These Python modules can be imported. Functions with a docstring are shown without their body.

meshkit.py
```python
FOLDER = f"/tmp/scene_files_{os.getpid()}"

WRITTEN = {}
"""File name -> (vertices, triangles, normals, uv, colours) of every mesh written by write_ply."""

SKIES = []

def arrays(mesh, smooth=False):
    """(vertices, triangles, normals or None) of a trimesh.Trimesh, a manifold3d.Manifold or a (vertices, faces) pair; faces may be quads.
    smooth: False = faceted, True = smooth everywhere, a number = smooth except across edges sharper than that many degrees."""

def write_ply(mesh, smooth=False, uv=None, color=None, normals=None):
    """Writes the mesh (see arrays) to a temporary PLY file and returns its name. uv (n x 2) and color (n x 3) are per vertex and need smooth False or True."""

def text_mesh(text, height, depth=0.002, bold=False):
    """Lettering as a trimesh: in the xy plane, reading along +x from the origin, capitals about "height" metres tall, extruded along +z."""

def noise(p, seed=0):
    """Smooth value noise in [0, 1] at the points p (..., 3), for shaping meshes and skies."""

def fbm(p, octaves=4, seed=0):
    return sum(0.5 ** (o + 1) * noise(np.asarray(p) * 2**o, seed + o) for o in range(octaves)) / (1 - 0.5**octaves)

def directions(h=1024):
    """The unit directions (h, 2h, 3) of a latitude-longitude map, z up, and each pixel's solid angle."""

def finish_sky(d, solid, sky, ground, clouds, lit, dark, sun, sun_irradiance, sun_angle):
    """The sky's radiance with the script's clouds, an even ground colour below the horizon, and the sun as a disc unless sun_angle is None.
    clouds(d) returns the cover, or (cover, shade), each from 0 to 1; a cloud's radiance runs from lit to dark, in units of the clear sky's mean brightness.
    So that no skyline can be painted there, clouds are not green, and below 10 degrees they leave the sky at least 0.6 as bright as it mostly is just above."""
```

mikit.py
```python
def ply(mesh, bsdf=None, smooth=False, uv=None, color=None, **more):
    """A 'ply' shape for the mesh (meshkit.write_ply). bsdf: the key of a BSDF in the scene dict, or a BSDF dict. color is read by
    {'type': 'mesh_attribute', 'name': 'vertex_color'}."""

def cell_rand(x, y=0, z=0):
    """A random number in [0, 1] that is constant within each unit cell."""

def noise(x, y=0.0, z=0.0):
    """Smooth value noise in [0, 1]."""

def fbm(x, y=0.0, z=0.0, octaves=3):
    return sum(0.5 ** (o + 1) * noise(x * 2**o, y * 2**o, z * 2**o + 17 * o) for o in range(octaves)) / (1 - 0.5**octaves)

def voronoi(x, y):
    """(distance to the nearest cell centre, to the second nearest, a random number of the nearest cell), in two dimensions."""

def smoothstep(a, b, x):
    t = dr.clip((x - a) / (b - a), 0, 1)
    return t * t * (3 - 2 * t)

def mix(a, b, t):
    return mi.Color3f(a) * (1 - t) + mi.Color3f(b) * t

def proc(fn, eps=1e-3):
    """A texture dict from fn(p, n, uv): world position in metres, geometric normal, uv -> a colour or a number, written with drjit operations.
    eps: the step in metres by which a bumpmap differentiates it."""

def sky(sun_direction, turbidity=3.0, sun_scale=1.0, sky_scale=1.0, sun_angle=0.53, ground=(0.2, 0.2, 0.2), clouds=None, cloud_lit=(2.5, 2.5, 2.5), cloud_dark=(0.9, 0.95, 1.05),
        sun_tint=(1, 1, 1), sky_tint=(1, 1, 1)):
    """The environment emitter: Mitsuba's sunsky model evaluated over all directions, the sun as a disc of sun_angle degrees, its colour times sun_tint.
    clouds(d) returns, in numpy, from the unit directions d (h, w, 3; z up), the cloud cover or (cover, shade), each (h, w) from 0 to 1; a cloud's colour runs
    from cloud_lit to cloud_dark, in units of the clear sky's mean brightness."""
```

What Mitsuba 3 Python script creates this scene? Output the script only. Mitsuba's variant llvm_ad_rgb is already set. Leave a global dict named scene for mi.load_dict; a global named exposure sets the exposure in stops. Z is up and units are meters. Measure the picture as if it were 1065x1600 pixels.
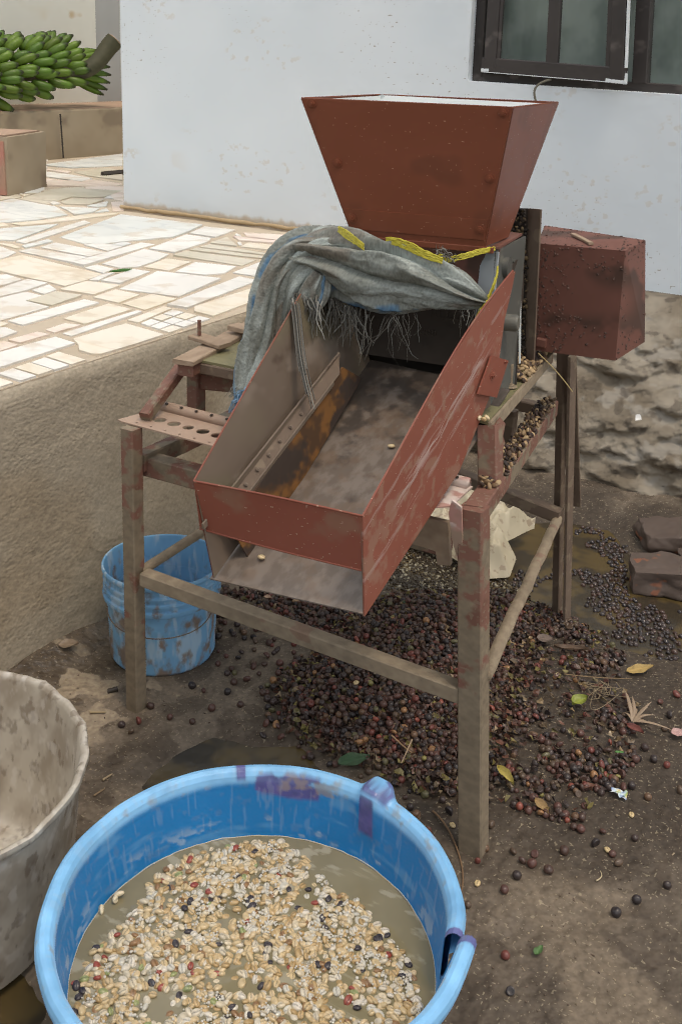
import math, random
import numpy as np, trimesh, shapely
from shapely.geometry import Polygon, Point, box as sbox
from shapely.ops import unary_union
import drjit as dr, mitsuba as mi, mikit, meshkit
from mikit import noise, fbm, voronoi, smoothstep, mix

rng = np.random.default_rng(7)
scene, labels = {}, {}

# ---------------------------------------------------------------- camera, sky, exposure
right = np.array([0.8529, 0.5213, 0.0300]); down = np.array([0.1527, -0.1940, -0.9690]); ahead = np.array([-0.4993, 0.8311, -0.2450])
EYE = np.array([0.0, 0.0, 1.5])
scene['camera'] = {'type': 'perspective', 'fov_axis': 'y', 'fov': math.degrees(2 * math.atan(800 / 1638.0)),
                   'principal_point_offset_y': (800 - 509) / 1600.0, 'near_clip': 0.05, 'far_clip': 400.0,
                   'to_world': mi.ScalarTransform4f().look_at(EYE.tolist(), (EYE + ahead).tolist(), (-down).tolist())}
scene['daylight'] = mikit.sky((0.40, -0.12, 1.0), turbidity=4, sun_scale=0.26, sun_angle=16, clouds=lambda d: 1.0,
                              cloud_lit=(2.5, 2.55, 2.65), cloud_dark=(1.2, 1.25, 1.3), ground=(0.18, 0.16, 0.13))
exposure = 2.0

# ---------------------------------------------------------------- materials
def prin(color, rough=0.6, **k):
    c = color if isinstance(color, dict) else ({'type': 'rgb', 'value': list(color)} if not callable(color) else mikit.proc(color))
    r = mikit.proc(rough) if callable(rough) else rough
    return {'type': 'principled', 'base_color': c, 'roughness': r, **k}

def two(b): return {'type': 'twosided', 'bsdf': b}
def bump(b, fn, eps=1e-3): return {'type': 'bumpmap', 'arbitrary': mikit.proc(fn, eps), 'scale': 1.0, 'bsdf': b}
VC = {'type': 'mesh_attribute', 'name': 'vertex_color'}
F3 = lambda p, s, o=3: fbm(p.x * s, p.y * s, p.z * s, o)

def plaster(p, n, uv):
    c = mix((.59, .65, .69), (.66, .705, .735), F3(p, 3.0, 2))
    blot = smoothstep(.62, .74, F3(p + 4.0, 5.0, 4)) * smoothstep(.45, .65, noise(p.x * 1.7, p.y, p.z * 1.7 + 9))
    c = mix(c, (.56, .47, .35), blot * .22)
    speck = smoothstep(.92, .95, noise(p.x * 110, 3.0, p.z * 110)) * smoothstep(.55, .68, noise(p.x * 3 + 3, 1.0, p.z * 3))
    c = mix(c, (.30, .26, .22), speck * .8)
    low = smoothstep(.018, -.006, p.z - .742 - .030 * fbm(p.x * 34, p.z * 10, 2.0, 3)) * smoothstep(-1.9, -2.0, p.x)   # dried mud along the foot of the wall
    c = mix(c, (.47, .37, .24), low * .75)
    c = mix(c, (.52, .45, .35), smoothstep(.62, .74, F3(p + 6., 34.0, 3)) * smoothstep(.56, .66, F3(p + 1., 3.5, 2)) * .35)
    return c
scene['mat_plaster'] = two(bump(prin(plaster, .75), lambda p, n, uv: .0012 * F3(p, 30.0, 2) + .010 * fbm(p.x * 5, p.y * 5, p.z * 3, 2), 4e-3))

def porch(p, n, uv):
    c = mix((.60, .60, .54), (.67, .67, .62), F3(p, 2.0))
    c = mix(c, (.56, .48, .33), smoothstep(.55, .78, F3(p + 3.0, 2.2, 4)) * .5)
    return mix(c, (.42, .28, .10), smoothstep(.70, .78, F3(p + 8.0, 5.0)) * .6)
scene['mat_porch_plaster'] = two(prin(porch, .8))
scene['mat_grey_plaster'] = two(prin(lambda p, n, uv: mix((.33, .34, .34), (.40, .41, .41), F3(p, 3.0)), .8))  # shadowed side of the porch wall, its shade put into the grey

def concrete(p, n, uv):
    c = mix((.295, .250, .182), (.378, .330, .255), F3(p, 5.0, 3))
    c = mix(c, (.25, .19, .12), smoothstep(.5, .7, F3(p + 2.0, 3.0, 3)) * .6)
    return c * (.72 + .56 * fbm(p.x * 130, p.y * 130, p.z * 130, 2))
scene['mat_concrete'] = two(bump(prin(concrete, .9), lambda p, n, uv: .0028 * fbm(p.x * 170, p.y * 170, p.z * 170, 2) + .0022 * noise(p.x * 45, p.y * 45, p.z * 45), 1.2e-3))
scene['mat_ledge_concrete'] = two(prin(lambda p, n, uv: mix(mix((.27, .21, .14), (.36, .30, .22), F3(p, 5.0, 3)), (.18, .14, .10), smoothstep(.55, .7, F3(p + 7., 4., 4)) * .7), .85))
scene['mat_pink_plaster'] = two(prin(lambda p, n, uv: mix((.38, .15, .12), (.32, .20, .14), smoothstep(.35, .7, F3(p, 6.0, 4))), .85))
scene['mat_ledge_top'] = two(prin(lambda p, n, uv: mix((.32, .21, .155), (.25, .19, .13), F3(p, 5.0, 3)), .85))

def mudwall(p, n, uv):
    c = mix((.165, .135, .097), (.285, .25, .198), smoothstep(.3, .7, F3(p, 6.0, 4)))
    c = mix(c, (.30, .275, .235), smoothstep(.58, .7, F3(p + 5., 14.0, 3)) * .7)
    c = mix(c, (.075, .06, .045), smoothstep(.58, .7, F3(p + 8., 20.0, 3)) * .6)
    return mix(c, (.72, .72, .70), smoothstep(.80, .82, F3(p + 11., 13.0, 3)) * .9)
scene['mat_mud_wall'] = two(bump(prin(mudwall, .92), lambda p, n, uv: .016 * F3(p, 42.0, 3), 3e-3))

def dirt(p, n, uv):
    c = mix((.090, .070, .051), (.190, .152, .113), smoothstep(.3, .72, F3(p, 5.0, 4)))
    wet = smoothstep(-.1, .25, fbm(p.x * 4, p.y * 4, 3.0, 3) - .5 + 1.1 * (1 - dr.sqrt(dr.square((p.x + .72) / .85) + dr.square((p.y - 2.78) / 1.02))))
    c = mix(c, (.050, .038, .028), wet * .9)
    c = mix(c, (.055, .040, .028), smoothstep(.55, .7, noise(p.x * 28, p.y * 28)) * .5)
    pale = smoothstep(.57, .62, fbm(p.x * 11 + 2., p.y * 11, 4.0, 4)) * smoothstep(-1.45, -1.55, p.x) * smoothstep(1.78, 1.70, p.y)
    c = mix(c, (.29, .235, .17), pale)
    lit_sand = smoothstep(.50, .68, fbm(p.x * 5 + 7., p.y * 5, 1.0, 4) + .35 * smoothstep(.17, .02, dr.sqrt(dr.square((p.x + .30) * 1.0) + dr.square(p.y - 1.44))))
    c = mix(c, (.235, .185, .13), lit_sand * .45 * smoothstep(-.62, -.50, p.x) * smoothstep(1.75, 1.62, p.y))  # sandy patch at lower right, the light on it painted into the colour
    c = mix(c, (.30, .25, .17), smoothstep(.84, .90, noise(p.x * 230, p.y * 230, 3.0)) * .6)
    return c * (.70 + .60 * fbm(p.x * 120, p.y * 120, 6.0, 2))
def dirt_rough(p, n, uv):
    wet = smoothstep(.42, .62, fbm(p.x * 2.2 + 1., p.y * 2.2, 2.0, 3)) * smoothstep(-.45, -.75, p.x)
    return .75 - .45 * wet
scene['mat_dirt'] = two(bump(prin(dirt, dirt_rough, specular=.4), lambda p, n, uv: .009 * fbm(p.x * 55, p.y * 55, 0.0, 3) + .004 * noise(p.x * 16, p.y * 16), 2e-3))
scene['mat_muddy_water'] = two(bump(prin(lambda p, n, uv: mix((.040, .031, .019), (.085, .060, .024), smoothstep(.4, .65, fbm(p.x * 14, p.y * 14, 1.0, 3))), .26, specular=.5), lambda p, n, uv: .0016 * fbm(p.x * 38, p.y * 38, 1.0, 2), 2e-3))

scene['mat_mortar'] = two(bump(prin(lambda p, n, uv: mix((.36, .30, .22), (.45, .385, .30), F3(p, 8.0, 3)), .9), lambda p, n, uv: .004 * F3(p, 60.0, 3), 2e-3))
def marble(a, b, v):
    def f(p, n, uv):
        w = fbm(p.x * 3 + 2 * noise(p.x * 2, p.y * 2), p.y * 7, 2.0, 4)
        c = mix(a, b, smoothstep(.3, .7, fbm(p.x * 4, p.y * 4, 7.0, 3)))
        c = mix(c, v, smoothstep(.06, .0, dr.abs(w - .5)) * .35)
        return mix(c, (.48, .38, .26), smoothstep(.58, .78, fbm(p.x * 11, p.y * 11, 3.0, 4)) * .45)   # trodden-in dirt
    return f
for nm, a, b, v in (('white', (.64, .625, .585), (.70, .69, .655), (.50, .48, .44)), ('cream', (.64, .58, .46), (.69, .64, .55), (.58, .46, .31)),
                    ('beige', (.50, .46, .36), (.56, .52, .43), (.42, .36, .27)), ('grey', (.58, .60, .58), (.66, .67, .64), (.42, .45, .46)), ('pink', (.66, .56, .48), (.72, .63, .56), (.50, .36, .30))):
    scene['mat_tile_' + nm] = two(prin(marble(a, b, v), .38))

def dirty_paint(red, mud, rust, low, amount):
    def f(p, n, uv):
        c = mix(red, tuple(.75 * x for x in red), F3(p, 7.0, 3))
        c = mix(c, rust, smoothstep(.58, .70, F3(p + 3., 16.0, 4)) * .6)
        c = mix(c, mud, smoothstep(.70, .76, noise(p.x * 140, p.y * 140, p.z * 140)) * .5)
        m = smoothstep(.45, .55, F3(p + 9., 24.0, 4) * .75 + .22 * amount + .42 * (low - p.z) - .02)   # caked mud, thickest at the foot
        return mix(c, mix(tuple(1.12 * x for x in mud), tuple(.62 * x for x in mud), F3(p, 70.0, 3)), m)
    return f
MUD = (.215, .172, .118)
scene['mat_frame_paint'] = two(prin(dirty_paint((.205, .100, .072), MUD, (.12, .055, .035), .58, .62), .7))
scene['mat_muddy_bar'] = two(prin(lambda p, n, uv: mix(mix((.155, .12, .082), (.31, .25, .175), F3(p, 55.0, 3)), (.19, .10, .07), smoothstep(.64, .70, F3(p + 3., 20., 3)) * .5), .85))
scene['mat_dark_frame'] = two(prin(lambda p, n, uv: mix(mix((.105, .072, .052), (.17, .125, .090), F3(p, 12.0, 3)), (.21, .165, .115), smoothstep(.6, .68, F3(p + 3., 30., 3)) * .6), .8))
def hopper_paint(p, n, uv):
    c = mix((.145, .042, .020), (.178, .054, .027), F3(p, 4.0, 3))
    c = mix(c, (.105, .036, .019), smoothstep(.6, .75, F3(p + 5., 10., 3)) * .5)
    line = smoothstep(.0035, .001, dr.abs(noise(p.x * 9 + p.z * 14, p.z * 3 - p.x * 5) - .5)) * smoothstep(.6, .7, noise(p.x * 6 + 4, p.z * 6))
    c = mix(c, (.42, .22, .16), line * .5)
    return mix(c, (.36, .22, .15), smoothstep(.90, .94, noise(p.x * 210, p.y * 210, p.z * 210)) * .6)
scene['mat_hopper_paint'] = two(prin(hopper_paint, .42, specular=.4))
def chute_paint(p, n, uv):
    c = mix((.205, .066, .043), (.255, .090, .060), F3(p, 6.0, 3))
    u = p.z - .536 * p.y + .020 * (fbm(p.y * 11, p.z * 11, 3.0, 3) - .5)
    scuff = smoothstep(.024, .002, dr.abs(u + .022)) * smoothstep(1.45, 1.52, p.y) * smoothstep(1.88, 1.78, p.y) + .6 * smoothstep(.010, .001, dr.abs(u + .075)) + .5 * smoothstep(.008, .001, dr.abs(u - .022))
    c = mix(c, (.40, .29, .26), scuff * smoothstep(.36, .60, fbm(p.y * 24, u * 160, 5.0, 3)) * .85)          # paint rubbed down to the pale primer
    c = mix(c, (.30, .22, .16), smoothstep(.50, .72, fbm(p.y * 40, p.z * 40, 6.0, 4) + .5 * (.76 - p.z)) * .35)
    return mix(c, (.45, .34, .26), smoothstep(.88, .92, noise(p.x * 230, p.y * 230, p.z * 230)) * .6)
scene['mat_chute_paint'] = two(prin(chute_paint, .5, specular=.4))
def panel_paint(p, n, uv):
    c = mix((.190, .054, .034), (.235, .074, .047), F3(p, 7.0, 3))
    c = mix(c, (.22, .15, .10), smoothstep(.56, .72, F3(p + 4., 13., 4)) * .45)
    return mix(c, (.42, .30, .22), smoothstep(.87, .92, noise(p.x * 240, p.y * 240, p.z * 240)) * .6)
scene['mat_panel_paint'] = two(prin(panel_paint, .5, specular=.4))
def worn(p, n, uv):
    c = mix((.120, .088, .066), (.195, .152, .117), F3(p, 7.0, 4))
    c = mix(c, (.17, .16, .09), smoothstep(.5, .7, F3(p + 4., 6.0, 3)) * .5)
    st = fbm(p.x * 60, p.y * 10, p.z * 10, 3)
    c = mix(c, (.30, .25, .205), smoothstep(.56, .74, st) * .5)
    return mix(c, (.075, .05, .035), smoothstep(.60, .72, F3(p + 8., 13.0, 4)) * .7)
scene['mat_worn_metal'] = two(prin(worn, .55, specular=.4))
def floor_metal(p, n, uv):
    c = mix((.125, .098, .078), (.180, .147, .122), smoothstep(.3, .7, fbm(p.x * 60, p.y * 40, 1.0, 4)))
    c = mix(c, (.145, .085, .045), smoothstep(.48, .70, F3(p + 2., 34., 3)) * .35)
    dark_end = smoothstep(.40, .66, F3(p + 5., 26., 4) + 1.1 * (p.y - 1.82))                     # near-black patches, denser towards the upper end
    return mix(c, (.035, .028, .024), dark_end * .75)
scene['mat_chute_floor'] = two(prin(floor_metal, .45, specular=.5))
scene['mat_rust'] = two(prin(lambda p, n, uv: mix(mix((.085, .045, .022), (.205, .095, .028), smoothstep(.4, .62, F3(p, 30., 3))), (.05, .035, .028), smoothstep(.45, .6, F3(p + 3., 16., 4))), .75))
scene['mat_grey_metal'] = two(prin(lambda p, n, uv: mix(mix((.22, .25, .27), (.32, .35, .37), F3(p, 12., 3)), (.12, .10, .07), smoothstep(.56, .7, F3(p + 4., 9., 4)) * .8), .45, specular=.6))
scene['mat_dark_metal'] = two(prin(lambda p, n, uv: mix(mix((.055, .058, .052), (.10, .10, .088), F3(p, 9., 4)), (.16, .15, .12), smoothstep(.6, .72, F3(p + 4., 14., 4)) * .6), .5))
scene['mat_black_metal'] = two(prin(lambda p, n, uv: mix((.022, .018, .015), (.060, .047, .036), F3(p, 12., 4)), .6))
scene['mat_galvanised'] = two(prin(lambda p, n, uv: mix((.42, .46, .46), (.55, .58, .57), F3(p, 14., 3)), .4, specular=.6))
scene['mat_box_paint'] = two(prin(lambda p, n, uv: mix(mix((.140, .060, .045), (.180, .080, .060), F3(p, 7., 3)), (.060, .036, .027), smoothstep(.50, .62, F3(p + 2., 10., 4)) * smoothstep(.35, .6, noise(p.x * 9, p.y * 9, p.z * 9 + 4)) * .85), .5, specular=.4))
scene['mat_debris'] = two(prin(VC, .7))
scene['mat_rotten_wood'] = two(prin(lambda p, n, uv: mix((.22, .155, .105), (.36, .275, .20), fbm(p.x * 60, p.y * 9, p.z * 60, 4)), .9))
scene['mat_peeling'] = two(prin(lambda p, n, uv: mix(mix((.30, .20, .15), (.36, .27, .20), F3(p, 12., 3)), mix((.45, .26, .22), (.62, .52, .47), smoothstep(.45, .6, F3(p + 5., 30., 3))), smoothstep(-.84, -.74, p.x + .05 * F3(p, 12., 3)) * smoothstep(.35, .5, F3(p + 2., 14., 4))), .65))
scene['mat_green_plate'] = two(prin(lambda p, n, uv: mix((.12, .115, .055), (.21, .185, .10), F3(p, 12., 4)), .65))

def sackcloth(p, n, uv):
    c = mix((.165, .178, .158), (.30, .335, .315), smoothstep(.3, .7, fbm(uv.x * 9, uv.y * 14, 1.0, 4)))
    c = mix(c, (.40, .48, .47), smoothstep(.54, .66, fbm(uv.x * 7 + 3., uv.y * 20, 4.0, 4)) * smoothstep(.02, .12, uv.y) * smoothstep(.5, .3, uv.y))
    c = mix(c, (.13, .11, .085), smoothstep(.46, .64, fbm(uv.x * 6 + 9., uv.y * 8, 2.0, 3)) * .75)
    band = smoothstep(.86, .875, uv.y) * smoothstep(.965, .95, uv.y)
    c = mix(c, mix((.045, .12, .22), (.13, .22, .30), noise(uv.x * 60, uv.y * 60)), band * smoothstep(.24, .46, noise(uv.x * 16, uv.y * 22)))
    wv = noise(uv.x * 230, uv.y * 110)
    return c * (0.78 + .44 * wv)
scene['mat_sackcloth'] = two(bump(prin(sackcloth, .6), lambda p, n, uv: .0012 * noise(uv.x * 230, uv.y * 110) + .004 * fbm(uv.x * 34, uv.y * 26, 1.0, 3), 2e-3))
scene['mat_fringe'] = two(prin(VC, .7))
scene['mat_twine'] = two(prin(lambda p, n, uv: mix((.42, .36, .02), (.62, .56, .07), F3(p, 130., 2)), .5))

def tub_plastic_rough(p, n, uv): return .24 + .25 * F3(p, 18., 3)
scene['mat_tub_plastic'] = two(prin(VC, tub_plastic_rough, specular=.5))
scene['mat_tub_water'] = two(bump(prin(lambda p, n, uv: mix(mix((.165, .140, .080), (.225, .195, .118), fbm(p.x * 12, p.y * 12, 1.0, 3)), (.36, .33, .25), smoothstep(.58, .72, fbm(p.x * 26 + 3 * noise(p.x * 9, p.y * 9), p.y * 60, 4.0, 4)) * .6), .06, specular=.5), lambda p, n, uv: .0006 * fbm(p.x * 45, p.y * 45, 1.0, 2), 2e-3))
def bucket_plastic(p, n, uv):
    c = mix((.145, .33, .54), (.20, .42, .64), F3(p, 14., 3))
    c = mix(c, (.46, .58, .66), smoothstep(.52, .70, fbm(p.x * 60, p.y * 60, p.z * 12, 3)) * .6)
    m = smoothstep(.46, .70, fbm(p.x * 44, p.y * 44, p.z * 22, 4) + .75 * (.085 - p.z))
    return mix(c, mix((.16, .11, .07), (.26, .19, .13), F3(p, 40., 3)), m * .92)
scene['mat_bucket_plastic'] = two(prin(bucket_plastic, .5, specular=.5))
def basin_metal(p, n, uv):
    c = mix((.44, .395, .32), (.56, .52, .45), F3(p, 14., 3))
    c = mix(c, (.25, .195, .14), smoothstep(.36, .76, fbm(p.x * 26, p.y * 26, p.z * 14, 4)) * .6)
    c = mix(c, (.13, .09, .06), smoothstep(.58, .74, fbm(p.x * 60, p.y * 60, p.z * 30, 3)) * .5)
    return mix(c, (.66, .63, .58), smoothstep(.55, .75, fbm(p.x * 50, p.y * 50, p.z * 30, 3)) * .45)
scene['mat_basin_metal'] = two(prin(basin_metal, .42, metallic=.35, specular=.5))
scene['mat_bean'] = two(prin(VC, .28, specular=.5))
scene['mat_cherry'] = two(prin(VC, .34, specular=.45))
scene['mat_wet_cherry'] = two(prin(VC, .12, specular=.6))
scene['mat_bubble'] = {'type': 'thindielectric', 'int_ior': 1.33}
scene['mat_slime'] = two(prin(lambda p, n, uv: mix((.42, .39, .32), (.56, .53, .46), F3(p, 90., 2)), .18, specular=.6))
scene['mat_banana_skin'] = two(prin(VC, .42, specular=.4))
scene['mat_stalk'] = two(prin(lambda p, n, uv: mix((.040, .042, .018), (.075, .068, .036), F3(p, 20., 3)), .7))
scene['mat_cut_end'] = two(prin((.42, .27, .17), .8))
scene['mat_leaf'] = {'type': 'twosided', 'bsdf': prin(VC, .5)}
scene['mat_plastic_bag'] = two(prin(lambda p, n, uv: mix(mix((.40, .35, .24), (.52, .47, .35), F3(p, 9., 3)), (.22, .14, .10), smoothstep(.62, .70, F3(p + 3., 40., 3)) * .5), .45))
scene['mat_brick_mud'] = two(prin(lambda p, n, uv: mix(mix((.065, .046, .037), (.115, .084, .067), F3(p, 10., 4)), (.24, .085, .04), smoothstep(.64, .70, F3(p + 3., 22., 3)) * .7), .7))
scene['mat_window_paint'] = two(prin(lambda p, n, uv: mix(mix((.022, .018, .017), (.042, .034, .031), F3(p, 9., 3)), (.13, .11, .10), smoothstep(.60, .75, F3(p + 3., 12., 4)) * .6), .45, specular=.5))
scene['mat_white_paint'] = two(prin((.62, .66, .68), .6))
scene['mat_window_glass'] = {'type': 'thindielectric', 'int_ior': 1.55}
scene['mat_curtain'] = two(prin(lambda p, n, uv: mix((.17, .21, .19), (.27, .32, .29), smoothstep(.3, .7, fbm(p.x * 9, p.z * 7, 1.0, 4))), .9))  # blotchy green stands in for hazy foliage mirrored in the panes
scene['mat_cable_skin'] = two(prin((.13, .12, .09), .6))
scene['mat_roof_sheet'] = two(prin((.22, .20, .18), .7))
scene['mat_foliage'] = {'type': 'principledthin', 'base_color': VC, 'roughness': .5, 'diff_trans': .7, 'spec_trans': 0.0}
scene['mat_bark'] = two(prin((.13, .10, .07), .9))

# ---------------------------------------------------------------- helpers
T4 = mi.ScalarTransform4f
counts = {}
def key_of(name, parent=None):
    k = f'{parent}__{name}' if parent else name
    n = counts.get(k, 0); counts[k] = n + 1
    return k if n == 0 else f'{k}_{n:03d}'
def obj(name, mesh, mat, parent=None, label=None, cat=None, group=None, kind=None, smooth=30, **more):
    k = key_of(name, parent)
    if isinstance(mesh, dict): scene[k] = {**mesh, **more}
    else: scene[k] = mikit.ply(mesh, 'mat_' + mat if isinstance(mat, str) else mat, smooth=smooth, **more)
    info = {a: b for a, b in (('label', label), ('category', cat), ('group', group), ('kind', kind)) if b}
    if info: labels[k] = info
    return k
def thing(name, label, cat, group=None):
    k = key_of(name); labels[k] = {'label': label, 'category': cat}
    if group: labels[k]['group'] = group
    return k
A = lambda *v: np.array(v[0] if len(v) == 1 and np.ndim(v[0]) else v, float)
def unit(v): v = np.asarray(v, float); return v / np.linalg.norm(v)
cat_ = trimesh.util.concatenate
def frame(d, up=(0, 0, 1)):
    d = unit(d); u = np.asarray(up, float) - d * np.dot(up, d)
    if np.linalg.norm(u) < 1e-3: u = A(0, 1, 0) - d * d[1]
    u = unit(u); s = np.cross(d, u); return d, s, u
def hull(pts): return trimesh.convex.convex_hull(np.asarray(pts, float))
def bar(p0, p1, w, h, up=(0, 0, 1), c=.003, seg=1, wob=0.0, seed=0):
    """a bar with a chamfered oblong section, optionally subdivided and slightly uneven"""
    p0, p1 = np.asarray(p0, float), np.asarray(p1, float)
    d, s, u = frame(p1 - p0, up)
    sec = [(-w/2+c, -h/2), (w/2-c, -h/2), (w/2, -h/2+c), (w/2, h/2-c), (w/2-c, h/2), (-w/2+c, h/2), (-w/2, h/2-c), (-w/2, -h/2+c)]
    n = seg + 1; v = []
    for i in range(n):
        o = p0 + (p1 - p0) * i / seg
        for a, b in sec: v.append(o + s * a + u * b)
    v = np.array(v)
    if wob: v += (meshkit.fbm(v * 25, 3, seed)[:, None] - .5) * 2 * wob * unit(s + u)
    f = []
    for i in range(seg):
        for j in range(8):
            a, b = i * 8 + j, i * 8 + (j + 1) % 8
            f += [(a, b, b + 8), (a, b + 8, a + 8)]
    for j in range(1, 7):
        f.append((0, j + 1, j)); o = seg * 8; f.append((o, o + j, o + j + 1))
    m = trimesh.Trimesh(v, f, process=False); m.fix_normals(); return m
def tube(pts, rad, sides=10, cap=True):
    p = np.asarray(pts, float); n = len(p); rad = np.broadcast_to(np.asarray(rad, float), (n,))
    t = np.gradient(p, axis=0); t /= np.linalg.norm(t, axis=1, keepdims=True) + 1e-12
    v = []; u = None
    for i in range(n):
        if u is None: _, s, u = frame(t[i], (0, 0, 1) if abs(t[i][2]) < .9 else (1, 0, 0))
        u = unit(u - t[i] * np.dot(u, t[i])); s = np.cross(t[i], u)
        a = np.arange(sides) * 2 * np.pi / sides
        v.append(p[i] + rad[i] * (np.cos(a)[:, None] * s + np.sin(a)[:, None] * u))
    v = np.vstack(v); f = []
    for i in range(n - 1):
        for j in range(sides):
            a, b = i * sides + j, i * sides + (j + 1) % sides
            f += [(a, b + sides, b), (a, a + sides, b + sides)]
    if cap:
        v = np.vstack([v, p[0], p[-1]]); c0, c1 = n * sides, n * sides + 1; o = (n - 1) * sides
        for j in range(sides): f += [(c0, j, (j + 1) % sides), (c1, o + (j + 1) % sides, o + j)]
    return trimesh.Trimesh(v, f, process=False)
def spline(pts, n):
    from scipy.interpolate import CubicSpline
    p = np.asarray(pts, float); d = np.r_[0, np.cumsum(np.linalg.norm(np.diff(p[:, :3], axis=0), axis=1))]
    return CubicSpline(d, p)(np.linspace(0, d[-1], n))
def sheet(poly, t=.003, n=None):
    """a flat plate from 3-D outline points, t thick to both sides of it"""
    p = np.asarray(poly, float); c = p.mean(0)
    if n is None:
        n = np.zeros(3)
        for i in range(len(p)): n += np.cross(p[i] - c, p[(i + 1) % len(p)] - c)
    n = unit(n); e1 = unit(p[1] - p[0] - n * np.dot(p[1] - p[0], n)); e2 = np.cross(n, e1)
    q = np.stack([(p - c) @ e1, (p - c) @ e2], 1)
    m = trimesh.creation.extrude_polygon(Polygon(q).buffer(0), t, engine='earcut')
    v = m.vertices.copy(); v[:, 2] -= t / 2
    m.vertices = c + v[:, :1] * e1 + v[:, 1:2] * e2 + v[:, 2:3] * n
    return m
def slab(poly, z0, h, bevel=0.0):
    m = trimesh.creation.extrude_polygon(poly, h, engine='earcut'); m.apply_translation((0, 0, z0)); return m
def ngrid(P):
    """mesh of a (rows, cols, 3) grid"""
    r, c = P.shape[:2]; i, j = np.meshgrid(np.arange(r - 1), np.arange(c - 1), indexing='ij')
    a = (i * c + j).ravel(); f = np.vstack([np.stack([a, a + 1, a + c + 1], 1), np.stack([a, a + c + 1, a + c], 1)])
    return trimesh.Trimesh(P.reshape(-1, 3), f, process=False)
def disc_bolt(p, n, r=.008, h=.005, sides=6):
    m = trimesh.creation.cylinder(r, h, sections=sides); w = trimesh.creation.cylinder(r * 1.5, h * .35, sections=14); w.apply_translation((0, 0, -h * .4))
    st = trimesh.creation.cylinder(r * .5, h * 2.2, sections=8); m = cat_([m, w, st])
    d, s, u = frame(n, (0, 0, 1) if abs(unit(n)[2]) < .9 else (1, 0, 0)); M = np.eye(4); M[:3, 0], M[:3, 1], M[:3, 2], M[:3, 3] = s, u, d, np.asarray(p, float) + unit(n) * h * .5
    m.apply_transform(M); return m
def place(pos, rot=None, s=1.0):
    M = np.eye(4); M[:3, :3] = (np.eye(3) if rot is None else rot) * np.asarray(s); M[:3, 3] = pos; return T4(M)
def rand_rot(r): return trimesh.transformations.random_rotation_matrix(r.random(3))[:3, :3]
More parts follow.
